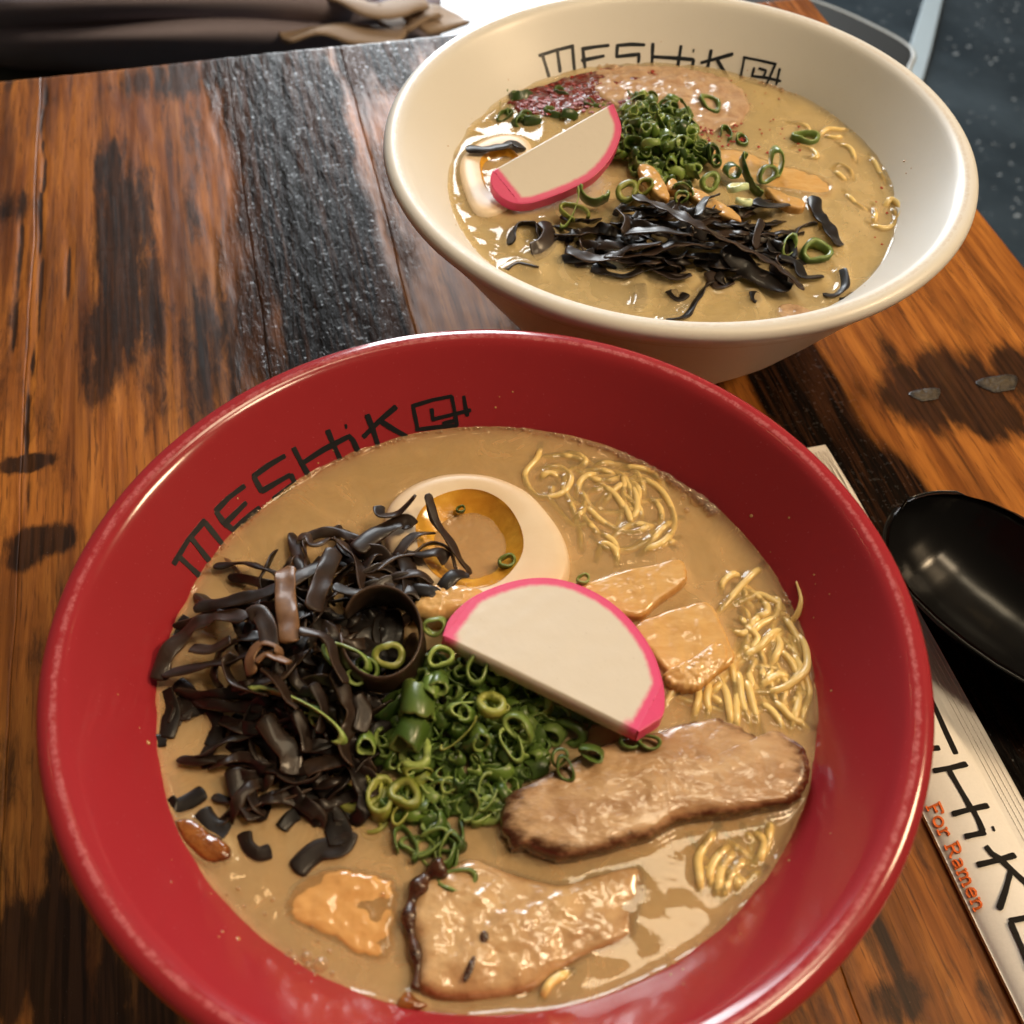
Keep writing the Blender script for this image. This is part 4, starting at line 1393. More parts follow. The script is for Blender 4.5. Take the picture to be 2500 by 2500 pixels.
def scallion_mass(poly, n, seed, pile, label, mats, frac):
    r = random.Random(seed)
    groups = {}
    for (x, y) in scatter_px(poly, n, seed + 1):
        me = SCAL[(r.choice([0, 2, 3, 5, 6]), 0)]
        co = np.empty(len(me.vertices) * 3)
        me.vertices.foreach_get('co', co)
        co = co.reshape(-1, 3) * r.uniform(.7, 1.0)
        q = Vector((r.uniform(-1, 1), r.uniform(-1, 1), r.uniform(-1, 1))).normalized().to_track_quat('Z', 'Y').to_matrix()
        co = co @ np.array(q).T + at(x, y, ZB + 0.0002 + pile(x, y) * frac * r.random())
        ed = np.empty(len(me.vertices), np.float32)
        me.attributes['edge'].data.foreach_get('value', ed)
        groups.setdefault('a', []).append((co, [tuple(p.vertices) for p in me.polygons], ed))
    V, f = join([(a, b) for a, b, c in groups['a']])
    o = link('chopped_scallion', V, f, mats, attrs=dict(edge=np.concatenate([c for a, b, c in groups['a']])))
    return tag(o, label, 'scallion', kind='stuff')


ZN_S = ['chopped green scallion ring in the red bowl heap toward the seared pork', 'chopped green scallion ring in the red bowl heap tucked under the fish cake', 'chopped green scallion ring in the red bowl heap beside the mushrooms',
        'chopped green scallion ring in the red bowl heap at its front foot', 'chopped green scallion ring at the middle of the red bowl heap']
scallion_mass(heap, 150, 70, sp, 'fine chopped scallion filling the heap in the red bowl', M_SCAL[0], 0.75)
hcx, hcy = sum(p[0] for p in heap) / len(heap), sum(p[1] for p in heap) / len(heap)
for (x, y) in scatter_px(heap, 112, 9, 13):
    LS = zone(x, y, hcx, hcy, ZN_S)
    z = ZB + 0.0008 + sp(x, y) * (0.35 + 0.65 * r3.random())
    m_ = r3.choices([0, 1, 2, 3], [3, 5, 3, .6])[0]
    scallion(at(x, y, z), r3.choice([0, 0, 1, 1, 2, 3, 4, 6, 6, 8]), m_, r3.choice([r3.uniform(0, .8), r3.uniform(.7, 1.5)]), r3.uniform(0, 6.28), r3.uniform(0, 6.28), r3.uniform(.75, 1.15), LS, GS)
LS = ZN_S[4]
LSY = 'large yellow green scallion ring on the red bowl heap'
for (x, y, sh, m_, dz, ti, sc_, lab) in [(1100, 610, 8, 3, .0095, -.35, 1.0, 'large yellow green scallion ring just under the red bowl fish cake'), (520, 1210, 8, 3, .0040, -.2, 1.05, 'large yellow scallion ring at the front of the red bowl heap'),
                                         (360, 1240, 1, 3, .0018, -.2, 1.5, 'pale yellow scallion ring half under broth in the red bowl'), (490, 1350, 1, 3, .0024, .2, .8, LSY), (1180, 640, 6, 3, .0085, .3, .8, LSY),
                                         (690, 500, 9, 2, .0105, 1.4, .75, 'bright scallion cylinder lying on the red bowl heap'), (260, 870, 9, 2, .0060, .9, .75, 'bright green scallion tube at the left of the red bowl heap'),
                                         (600, 600, 9, 1, .0085, 1.5, 1.35, 'wide green scallion leaf chunk in the red bowl heap'), (560, 800, 9, 1, .0075, 1.5, 1.2, 'short stubby scallion chunk in the red bowl heap'),
                                         (860, 800, 7, 3, .0085, .4, 1.0, 'pale scallion sliver across the red bowl heap'), (1240, 880, 4, 1, .0060, .2, 1.05, LS), (760, 290, 0, 2, .0115, .3, 1.15, LS), (1010, 370, 1, 1, .0110, .2, 1.2, LS),
                                         (1150, 345, 9, 2, .0105, 1.2, .55, LS), (720, 80, 0, 2, .0125, .8, 1.0, 'bright scallion bit beside the left tip of the red bowl fish cake'), (740, 460, 2, 1, .0105, 1.1, 1.1, LS),
                                         (1070, 1200, 4, 1, .0030, .2, 1.1, LS), (960, 1310, 5, 1, .0025, .3, 1.1, LS), (1290, 760, 1, 1, .0075, .9, 1.2, LS),
                                         (1560, 960, 0, 0, .0085, .5, .8, 'small dark scallion ring lying on the seared pork slice'), (1600, 1040, 1, 0, .0080, .6, .9, 'dark scallion ring near the tip of the seared pork'),
                                         (1780, 930, 3, 0, .0090, .8, .9, 'dark scallion curl on the upper edge of the seared pork')]:
    q = Z9([(x, y)])[0]
    scallion(at(q[0], q[1], ZB + dz), sh, m_, ti, r3.uniform(0, 6), r3.uniform(-.4, .4), sc_, lab, GS)
for (x, y, sh, m_, dz, ti, sc_, lab) in [(960, 890, 4, 2, .0115, .4, 1.5, 'bright looped scallion strip inside the mushroom ring'), (1160, 870, 8, 3, .0110, .5, 1.0, 'round yellow scallion bulb inside the mushroom ring'),
                                         (1060, 930, 0, 1, .0095, .5, 1.1, 'green scallion ring low inside the mushroom ring'), (1010, 970, 6, 2, .0110, .6, 1.2, 'small bright scallion bit at the near side of the mushroom ring'),
                                         (740, 1190, 7, 2, .0085, .3, 2.3, 'long thin green scallion sliver across the red bowl mushrooms'), (815, 1150, 2, 2, .0085, 1.2, .8, 'short scallion stub on the red bowl mushrooms'), (850, 1210, 7, 2, .0080, .5, 1.0, 'small scallion sliver on the red bowl mushrooms')]:
    q = Z4([(x, y)])[0]
    scallion(at(q[0], q[1], ZB + dz), sh, m_, ti, -.5, r3.uniform(-.4, .4), sc_, lab, GS)
for (x, y, sh, sc_, lab, dz) in [(568, 540, 6, 1.1, 'tiny scallion ring on the red bowl egg', .0030), (378, 325, 6, .6, 'tiny dark scallion fleck in the red bowl yolk', .0026), (735, 593, 6, .5, 'tiny scallion fleck on the egg rim in the red bowl', .0035),
                                 (880, 612, 6, .8, 'scallion fleck behind the red bowl fish cake', .0058), (1150, 1280, 1, .8, 'dark scallion bit under the right tip of the fish cake', .0085), (1075, 1275, 6, 1.2, 'charred scallion bit below the red bowl fish cake', .0075)]:
    q = Z5([(x, y)])[0]
    scallion(at(q[0], q[1], ZB + dz), sh, 0 if 'dark' in lab or 'charred' in lab else 1, .3, 0, 0, sc_, lab, GS)
for (x, y, sc_, dz) in ((878, 1025, .38, .0128), (872, 1085, .42, .0130)):
    q = Z5([(x, y)])[0]
    scallion(at(q[0], q[1], ZB + dz), 6, 0, .1, 0, 0, sc_, 'tiny dark scallion fleck stuck to the red bowl fish cake', GS)
q = Z4b([(405, 370)])[0]
scallion(at(q[0], q[1], ZB + .0016), 1, 1, 0.05, .3, 0, 1.25, 'single green scallion ring on the speckled pork slice', GS)
q = Z4b([(230, 140)])[0]
for i in range(9):
    scallion(at(q[0] + r3.uniform(-70, 60), q[1] + r3.uniform(-30, 30), ZB + r3.uniform(-.0008, .0012)), r3.choice([0, 1, 4]), r3.choice([0, 1]), r3.uniform(0, .5), r3.uniform(0, 6), r3.uniform(0, 6), 1.1,
             'scallion ring soaking in broth in front of the red bowl heap', GS)
for i in range(7):
    q = Z9([(r3.uniform(120, 420), r3.uniform(1120, 1480))])[0]
    scallion(at(q[0], q[1], ZB + r3.uniform(-.0026, -.0008)), r3.choice([1, 8, 8, 0]), 3, r3.uniform(0, .5), r3.uniform(0, 6), r3.uniform(0, 6), 1.25, 'yellowish scallion ring sunk in broth at the front left of the red heap', GS)

# ------------------------------------------------------------------ white bowl
GNW = 'noodles in the white bowl'
egg_w = W1([(345, 700), (400, 590), (530, 510), (680, 485), (800, 540), (830, 720), (740, 900), (600, 1000), (460, 1005), (385, 880)])
yolk_w = W1([(478, 660), (560, 600), (680, 590), (750, 680), (720, 820), (620, 900), (530, 870), (485, 780)])
make_egg(egg_w, yolk_w, ZB + 0.0022, 'marinated egg half behind the fish cake in the white bowl', SW)
slice_of('pork_slice', W3([(560, 250), (800, 225), (1050, 245), (1230, 290), (1350, 400), (1320, 520), (1150, 580), (950, 570), (800, 520), (600, 420), (480, 330)]), ZB + 0.0012, 0.007, M_PORKW,
         'pinkish pork slice at the back of the white bowl', 'pork', None, None, M=120, rings=30, edge_round=0.003, dome=0.0010, rough=0.0013, rscale=200, seed=41, wiggle=0.03)
slice_of('pork_slice', W2([(1020, 1290), (1080, 1260), (1180, 1275), (1260, 1330), (1150, 1370), (1050, 1360)]), ZB + 0.0002, 0.004, M_PORKW, 'small pink pork piece at the front edge of the white broth', 'pork', None, None,
         M=60, rings=12, edge_round=0.0015, dome=0.0006, rough=0.0006, rscale=300, seed=42, wiggle=0.03)
for s, z_, th, lab in [([(620, 290), (800, 300), (1000, 380), (1200, 430), (1340, 490), (1370, 550), (1300, 580), (1100, 550), (900, 520), (700, 440), (600, 380)], .0004, .005, 'broad orange bamboo shoot lying flat in the white broth'),
                       ([(150, 400), (220, 390), (290, 450), (350, 585), (300, 600), (220, 530)], .0085, .004, 'upright orange bamboo piece next to the white bowl scallions'),
                       ([(330, 500), (370, 470), (410, 510), (400, 545), (340, 545)], .0075, .004, 'small orange bamboo stub in the white bowl'),
                       ([(465, 560), (500, 530), (620, 590), (760, 680), (800, 745), (690, 715), (560, 650)], .0075, .004, 'long orange bamboo stick above the white bowl mushrooms'),
                       ([(950, 540), (990, 535), (1100, 580), (1200, 620), (1180, 660), (1060, 640)], .0040, .004, 'thin orange bamboo stick at the right of the white bowl heap')]:
    slice_of('bamboo_shoot', W2(s), ZB + z_, th, M_BAMB, lab, 'bamboo shoot', SW if z_ < .005 else None, 'bamboo shoots in the white bowl', M=90, rings=16, edge_round=0.0012, dome=0.0004, rough=0.0005, rscale=300, seed=50, wiggle=0.012)
for s in [[(1270, 230), (1330, 180), (1420, 175), (1510, 165)], [(1110, 290), (1160, 270), (1240, 300), (1270, 350), (1200, 350)], [(1370, 420), (1420, 395), (1480, 430), (1500, 490)], [(1380, 430), (1420, 470), (1460, 490)],
          [(1590, 760), (1680, 800), (1740, 780), (1770, 720), (1720, 630)], [(1600, 330), (1660, 430), (1710, 520)], [(1400, 260), (1480, 300), (1520, 380)], [(1440, 560), (1520, 640), (1620, 690)],
          [(1090, 130), (1180, 140), (1240, 180)], [(1620, 640), (1640, 700), (1630, 760)], [(1300, 200), (1380, 230), (1440, 210)]]:
    noodle(W2(s), SW, 'thin pale noodle near the right wall of the white bowl', GNW, dz=-0.0003, rad=0.0013)
wn = W2([(1700, 640), (1740, 610), (1790, 640), (1810, 690), (1775, 740)])
noodle(wn, None, 'noodle clump touching the right wall of the white bowl', GNW, dz=0.001, rad=0.0014)

GMW = 'mushroom strips in the white bowl'
LMW0 = 'dark mushroom strip in the front heap of the white bowl'
LMW = LMW0
mw = bump_pile(*W2([(420, 780)])[0], 190, 85, 0.0115)
corew = W2([(-300, 750), (60, 640), (500, 640), (950, 640), (1100, 900), (1100, 1120), (500, 1080), (-100, 1000), (-350, 900)])
r4 = random.Random(8)
ZN_MW = ['dark mushroom strip in the white bowl heap at its right end', 'dark mushroom strip in the white bowl heap just under the scallions', 'dark mushroom strip in the white bowl heap at its left end',
         'dark mushroom strip along the front foot of the white bowl heap', 'dark mushroom strip at the middle of the white bowl heap']
mcx, mcy = sum(p[0] for p in corew) / len(corew), sum(p[1] for p in corew) / len(corew)
SM = 0.000205
for (x, y) in scatter_px(corew, 72, 6, 9):
    LMW = zone(x, y, mcx, mcy, ZN_MW)
    a_ = r4.uniform(-.5, .7) + (math.pi if r4.random() < .5 else 0)
    step = r4.uniform(22, 40)
    pts_, px_, py_ = [], x, y
    turn = r4.uniform(-.45, .45)
    for q_ in range(5):
        pts_.append((px_, py_, r4.uniform(-.002, .002) - (0.003 if q_ in (0, 4) else 0)))
        px_ += step * math.cos(a_)
        py_ += step * math.sin(a_) * .6
        a_ += turn + r4.uniform(-.4, .4)
    mx_, my_ = x - sum(p_[0] for p_ in pts_) / 5, y - sum(p_[1] for p_ in pts_) / 5
    pts_ = [(p_[0] + mx_, p_[1] + my_, p_[2]) for p_ in pts_]
    mushroom(pts_, r4.uniform(13, 23), r4.choice([0, 3, 3, 1]), LMW, GMW, lambda a, b: 0.75 * mw(a, b), 0.0010, r4.uniform(-.8, .8), r4.uniform(-1.3, 1.3), scale_mm=SM)
LMW = LMW0
for s, w_, mi, ro_, ba_, lab in [
    ([(120, 585), (300, 655), (480, 745), (640, 835), (850, 930), (1040, 1040), (1190, 1175)], 27, 1, .35, .0055, 'longest brown mushroom strip lying diagonally across the white bowl heap'),
    ([(-60, 960), (170, 955), (400, 885), (640, 905)], 22, 1, .3, .0025, LMW), ([(525, 710), (565, 620), (655, 580)], 18, 3, .6, .0060, LMW), ([(880, 610), (960, 650), (1090, 640)], 30, 3, .2, .0035, LMW),
    ([(1255, 590), (1285, 700), (1350, 790), (1412, 900)], 26, 3, .3, .0018, 'black mushroom curl floating at the right of the white broth'), ([(1130, 980), (1125, 860), (1180, 780), (1270, 760)], 15, 3, .8, .0016, LMW),
    ([(1035, 965), (1150, 1010), (1190, 1095), (1315, 1095)], 22, 3, .5, .0020, LMW), ([(1320, 1215), (1400, 1200), (1445, 1150), (1430, 1050)], 20, 3, .6, .0014, 'small black mushroom knot at the front right wall of the white bowl'),
    ([(1420, 1240), (1470, 1235), (1510, 1195)], 20, 3, .5, .0014, 'small black mushroom knot at the front right wall of the white bowl'),
    ([(330, 1365), (440, 1345), (500, 1260), (560, 1170), (615, 1125)], 20, 3, .6, .0012, 'dark mushroom strip reaching the front lip of the white broth'), ([(160, 1140), (170, 1200), (160, 1275)], 22, 3, .1, -.0006, 'short dark mushroom bit sunk in the white broth'),
    ([(880, 1190), (890, 1240), (900, 1250)], 20, 3, .1, .0006, 'tiny black mushroom bit on the white broth'), ([(700, 900), (850, 1050), (1100, 1180)], 40, 3, .2, .0030, LMW), ([(50, 830), (250, 800), (500, 830)], 26, 0, .3, .0045, LMW),
    ([(250, 1040), (380, 1100), (480, 1080)], 28, 0, .3, .0008, LMW), ([(600, 1060), (650, 1150), (740, 1130)], 26, 1, .3, .0005, LMW), ([(930, 740), (900, 830), (880, 920)], 16, 1, .8, .0035, LMW),
    ([(350, 1180), (400, 1230), (440, 1200)], 24, 3, .3, .0005, LMW), ([(20, 680), (80, 740), (60, 830)], 18, 1, .8, .0050, LMW)]:
    if lab == LMW0:
        lab = zone(*W2(s)[1][:2], mcx, mcy, ZN_MW)
    mushroom(W2(s), w_, mi, lab, GMW, mw, ba_, ro_, .4, scale_mm=SM, surf=SW if ba_ < .003 else None)
for s, w_, mi, ro_, ba_, lab in [([(380, 585), (500, 592), (620, 572), (690, 548), (770, 590)], 24, 3, .35, .0042, 'black mushroom strip lying across the white bowl egg'),
                                 ([(690, 1230), (690, 1150), (750, 1090), (860, 1110), (870, 1200)], 24, 3, .9, .0020, 'glossy black mushroom curl at the left of the white bowl heap'),
                                 ([(900, 1080), (950, 1160), (900, 1250), (820, 1290)], 34, 1, .4, .0014, LMW), ([(640, 1400), (740, 1355), (870, 1390)], 18, 3, .5, .0006, 'thin black mushroom strip beside the front left wall of the white bowl'),
                                 ([(1050, 1265), (1200, 1325), (1370, 1310), (1500, 1250), (1700, 1230)], 24, 1, .3, .0028, 'brown mushroom strip along the front of the white bowl heap'),
                                 ([(1230, 1390), (1330, 1420), (1450, 1440), (1560, 1400)], 26, 3, .3, .0006, LMW), ([(1540, 1540), (1560, 1600), (1540, 1660)], 20, 3, .2, -.0006, LMW)]:
    if lab == LMW0:
        lab = zone(*W1(s)[1][:2], mcx, mcy, ZN_MW)
    mushroom(W1(s), w_, mi, lab, GMW, mw, ba_, ro_, .4, scale_mm=SM, surf=SW if ba_ < .003 else None)

GSW = 'scallion pieces in the white bowl'
LSW = 'chopped green scallion ring in the heap at the centre of the white bowl'
sw_ = bump_pile(*W2([(270, 200)])[0], 130, 70, 0.013)
heapw = W2([(40, 60), (130, -40), (330, -40), (460, 60), (520, 160), (560, 330), (480, 480), (330, 520), (100, 430), (0, 360), (-60, 300), (30, 200)])
ZN_W = ['chopped green scallion ring in the white bowl heap toward the broad bamboo', 'chopped green scallion ring in the white bowl heap near the pink pork', 'chopped green scallion ring in the white bowl heap beside the fish cake',
        'chopped green scallion ring in the white bowl heap above the mushrooms', 'chopped green scallion ring at the middle of the white bowl heap']
scallion_mass(heapw, 120, 71, sw_, 'fine chopped scallion filling the heap in the white bowl', M_SCAL[1], 0.75)
wcx, wcy = sum(p[0] for p in heapw) / len(heapw), sum(p[1] for p in heapw) / len(heapw)
for (x, y) in scatter_px(heapw, 84, 4, 9):
    LSW = zone(x, y, wcx, wcy, ZN_W)
    z = ZB + 0.001 + sw_(x, y) * (0.4 + 0.6 * r4.random())
    scallion(at(x, y, z), r4.choice([0, 0, 1, 2, 3, 5, 6, 6, 7]), r4.choices([0, 1, 2], [2, 5, 3])[0], r4.uniform(.1, 1.5), r4.uniform(0, 6.28), r4.uniform(0, 6.28), r4.uniform(.8, 1.2), LSW, GSW)
LSW = ZN_W[4]
for (x, y, sh, m_, dz, ti, sc_, lab) in [(775, 535, 8, 4, .0105, -.5, .95, 'pale white green scallion ring on top of the white bowl heap'), (815, 625, 8, 4, .0085, -.5, .9, 'second pale scallion ring just below the palest one'),
                                         (620, 320, 1, 0, .0065, .9, 1.1, LSW), (640, 370, 6, 0, .0050, .6, 1.1, LSW), (740, 430, 9, 0, .0055, 1.2, .9, LSW), (870, 440, 7, 1, .0055, .4, 1.5, LSW), (960, 450, 0, 1, .0060, 1.0, 1.3, LSW),
                                         (1020, 370, 3, 1, .0060, 1.2, 1.5, 'folded green scallion leaf at the right end of the white bowl heap'), (1200, 230, 1, 1, .0004, .05, 1.5, 'single scallion ring floating near the right wall of the white bowl'),
                                         (600, 500, 8, 1, .0050, .7, 1.0, LSW), (480, 210, 9, 2, .0085, .2, .8, 'bright scallion cylinder standing at the right of the white bowl heap'), (525, 300, 9, 2, .0060, .6, .6, LSW),
                                         (420, 600, 2, 1, .0065, .8, 1.2, LSW), (440, 560, 5, 1, .0065, .8, 1.2, LSW), (1260, 950, 0, 1, .0010, .4, 1.9, 'dark green scallion tip among the front right mushrooms'), (1080, 920, 3, 1, .0008, .5, 1.5, LSW),
                                         (80, 560, 8, 3, .0085, .5, 1.1, 'pale green scallion ring under the right end of the white bowl fish cake'), (190, 530, 0, 3, .0080, .7, 1.2, LSW), (600, 20, 1, 1, .0012, .1, 1.6, 'scallion ring floating over the pink pork at the back'),
                                         (800, 240, 1, 1, .0005, .1, 1.0, 'scallion ring floating in broth behind the broad bamboo shoot'), (700, 200, 4, 0, .0005, .1, 1.0, 'scallion ring floating in broth behind the broad bamboo shoot'),
                                         (330, 130, 7, 2, .0120, .6, 1.1, LSW), (160, 20, 9, 4, .0125, .9, .55, 'shiny white scallion bit at the top of the white bowl heap'), (250, 40, 9, 2, .0130, .9, .7, LSW), (120, 60, 9, 2, .0115, .7, .6, LSW)]:
    q = W2([(x, y)])[0]
    scallion(at(q[0], q[1], ZB + dz), sh, m_, ti, r4.uniform(0, 6), r4.uniform(-.4, .4), sc_, lab, GSW)
for (x, y, sh, m_, dz, sc_, lab) in [(1060, 1000, 7, 2, .0062, 1.4, 'green scallion sliver under the white bowl fish cake'), (1110, 1020, 4, 3, .0055, 1.3, 'pale scallion loop below the white bowl fish cake'), (1230, 890, 5, 1, .0070, 1.6, 'leafy scallion curl right of the pale loop in the white bowl')]:
    q = W1([(x, y)])[0]
    scallion(at(q[0], q[1], ZB + dz), sh, m_, .6, r4.uniform(0, 6), 0, sc_, lab, GSW)
backw = W1([(560, 330), (700, 240), (950, 190), (1260, 190), (1280, 320), (1000, 420), (780, 470), (600, 450)])
for (x, y) in scatter_px(backw, 13, 14, 14):
    scallion(at(x, y, ZB + r4.uniform(-.0016, .0002)), r4.choice([0, 1, 4, 3]), r4.choice([0, 0, 1]), r4.uniform(0, .9), r4.uniform(0, 6), r4.uniform(0, 6), r4.uniform(.9, 1.4),
             'dark scallion ring floating behind the fish cake in the white bowl', GSW)

# chili: paste at the back, flakes over the broth
slice_of('chili_paste', W3([(110, 400), (280, 330), (480, 270), (700, 240), (860, 275), (800, 330), (640, 370), (560, 430), (400, 470), (240, 480), (130, 460)]), ZB + 0.0010, 0.002, M_CHILIOIL,
         'dark red chili paste at the back left of the white broth', 'chili', None, None, M=110, rings=24, edge_round=0.0015, dome=0.0003, rough=0.0012, rscale=330, seed=61, wiggle=0.10)
fl_parts = []
r5 = random.Random(4)


def flake(p, s):
    a = r5.uniform(0, 6.28)
    k = 5
    pts = [(p[0] + s * r5.uniform(.6, 1) * math.cos(a + 6.28 * i / k), p[1] + s * r5.uniform(.6, 1) * math.sin(a + 6.28 * i / k), p[2]) for i in range(k)]
    top = [(x, y, z + s * .4) for x, y, z in pts]
    V = pts + top
    f = [tuple(range(k))[::-1], tuple(range(k, 2 * k))] + [(i, (i + 1) % k, k + (i + 1) % k, k + i) for i in range(k)]
    fl_parts.append((np.array(V), f))


for poly, n, s0, s1 in ((W2([(450, 120), (800, 120), (860, 260), (700, 290), (560, 230)]), 70, .0004, .0010), (W2([(850, 100), (1250, 120), (1250, 330), (900, 330)]), 16, .0004, .0010),
                        (W3([(120, 400), (560, 250), (870, 270), (1000, 330), (600, 480), (200, 500)]), 300, .0005, .0013), (W2([(1500, 300), (1700, 500), (1740, 900), (1650, 900)]), 5, .0005, .0009),
                        (W3([(1000, 260), (1500, 330), (1650, 500), (1100, 420)]), 14, .0003, .0007)):
    for (x, y) in scatter_px(poly, n, r5.randint(0, 999)):
        flake(at(x, y, ZB + 0.0007 + r5.uniform(0, .0004)), r5.uniform(s0, s1))
V, f = join(fl_parts)
tag(link('chili_flakes', V, f, M_CHILI, smooth=False), 'red chili flakes sprinkled over the white bowl of ramen', 'chili flakes', kind='stuff')


# ------------------------------------------------------------------ broth
def make_broth(c, surf, mats, label, seed):
    NR, NA = 165, 520
    rs = np.r_[np.linspace(0.0005, 0.078, 118), np.linspace(0.0785, 0.0985, NR - 118)]
    an = np.linspace(0, 2 * np.pi, NA, endpoint=False)
    RR, AA = np.meshgrid(rs, an, indexing='ij')
    X, Y = c[0] + RR * np.cos(AA), c[1] + RR * np.sin(AA)
    Z = np.full_like(X, ZB)
    Z += (fbm(X * 110, Y * 110, seed, 2) - 0.5) * 0.00042
    Z += (fbm(X * 45, Y * 45, seed + 3, 2) - 0.5) * 0.0005
    wall = r_inner(ZB) + (fbm(AA / 6.2832 * 60 % 60, AA * 0, seed + 9, 3) - 0.5) * 0.002
    Z += 0.0009 * np.exp(-np.clip(wall + 0.0006 - RR, 0, 1) / 0.0011)
    xf, yf = X.ravel(), Y.ravel()
    zf = Z.ravel().copy()
    thin = np.zeros_like(zf)
    for poly in surf.veil:
        poly = [tuple(p_[:2]) for p_ in poly]
        bx0, bx1 = min(p_[0] for p_ in poly), max(p_[0] for p_ in poly)
        by0, by1 = min(p_[1] for p_ in poly), max(p_[1] for p_ in poly)
        for q_ in np.where((xf > bx0) & (xf < bx1) & (yf > by0) & (yf < by1))[0]:
            if in_poly(xf[q_], yf[q_], poly):
                thin[q_] = 0.6
    for P, rad in surf.film:
        sel = np.where((xf > P[:, 0].min() - .006) & (xf < P[:, 0].max() + .006) & (yf > P[:, 1].min() - .006) & (yf < P[:, 1].max() + .006))[0]
        if not len(sel):
            continue
        d = np.sqrt(((xf[sel][:, None] - P[None, :, 0]) ** 2 + (yf[sel][:, None] - P[None, :, 1]) ** 2))
        j = d.argmin(1)
        dm = d[np.arange(len(sel)), j]
        top = P[j, 2] + np.sqrt(np.clip((rad * 1.05) ** 2 - dm ** 2, 0, 1)) + 0.00012
        hump = ZB + np.clip(P[j, 2] + rad * .45 - ZB, 0, .0010) * np.exp(-(dm / (rad * 1.5)) ** 2)
        thin[sel] = np.maximum(thin[sel], np.clip(1.35 - dm / rad, 0, 1))
        cov = np.clip(1 - np.clip(P[j, 2] - ZB + .0006, 0, 1) / .0003, 0, 1)
        zf[sel] = np.maximum(zf[sel], np.where(dm < rad, np.maximum(hump, (top - ZB) * cov + ZB), hump))
    for P, rad in surf.rim:
        P = polyline_resample(np.r_[P, P[:1]] if len(P) > 90 else P, 420 if len(P) > 90 else 90)
        sel = np.where((xf > P[:, 0].min() - .006) & (xf < P[:, 0].max() + .006) & (yf > P[:, 1].min() - .006) & (yf < P[:, 1].max() + .006))[0]
        if not len(sel):
            continue
        d = np.sqrt(((xf[sel][:, None] - P[None, :, 0]) ** 2 + (yf[sel][:, None] - P[None, :, 1]) ** 2)).min(1)
        zf[sel] = np.maximum(zf[sel], ZB + 0.0011 * np.exp(-np.clip(d - rad, 0, 1) / 0.0013))
    V = np.stack([xf, yf, zf], 1)
    V = np.r_[V, [[c[0], c[1], zf[0]]]]
    f = grid_faces(NR, NA, True)
    for j in range(NA):
        f.append((j, NR * NA, (j + 1) % NA))
    f = [tuple(reversed(q)) for q in f]
    f0 = np.cross(V[f[0][1]] - V[f[0][0]], V[f[0][2]] - V[f[0][0]])[2]
    if f0 < 0:
        f = [tuple(reversed(q)) for q in f]
    # close it: down inside the bowl wall to the bottom
    top_n = len(V)
    ring0 = (NR - 1) * NA
    prev = [ring0 + j for j in range(NA)]
    upward = np.cross(V[f[0][1]] - V[f[0][0]], V[f[0][2]] - V[f[0][0]])[2] > 0
    for zz_ in (0.0655, 0.052, 0.036, 0.022, 0.0165):
        r_ = r_inner(zz_) + 0.0018
        b0 = len(V)
        V = np.r_[V, np.stack([c[0] + r_ * np.cos(an), c[1] + r_ * np.sin(an), np.full(NA, zz_)], 1)]
        cur = [b0 + j for j in range(NA)]
        for j in range(NA):
            k2 = (j + 1) % NA
            f.append((prev[j], cur[j], cur[k2], prev[k2]))
        prev = cur
    f.append(tuple(reversed(prev)))
    o = link('broth', V, f, mats, attrs=dict(thin=np.r_[thin, np.zeros(len(V) - len(thin))]))
    tag(o, label, 'broth', 'bowls of broth')
    return o


make_broth(RED_C, SR, M_BROTH, 'cloudy tan pork broth filling the red bowl', 5)
make_broth(WHT_C, SW, M_BROTHW, 'yellow creamy broth filling the white bowl', 25)


# ------------------------------------------------------------------ bubbles
def dome_mesh(c, r, seg=14, rings=6):
    V = []
    for i in range(rings + 1):
        ph = (i / rings) * 1.75
        for j in range(seg):
            a = 6.28318 * j / seg
            V.append((c[0] + r * math.sin(ph) * math.cos(a), c[1] + r * math.sin(ph) * math.sin(a), c[2] + r * math.cos(ph)))
    return np.array(V), grid_faces(rings + 1, seg, True)


foam = {0: [], 1: []}
r6 = random.Random(2)


def rim_bubble(c, ang, off, r, k):
    rr_ = r_inner(ZB + .0005) - off
    foam[k].append(dome_mesh((c[0] + rr_ * math.cos(ang), c[1] + rr_ * math.sin(ang), ZB + 0.0006), r))


def px_angle(px, py, c):
    p = at(px, py, ZB)
    return math.atan2(p[1] - c[1], p[0] - c[0])


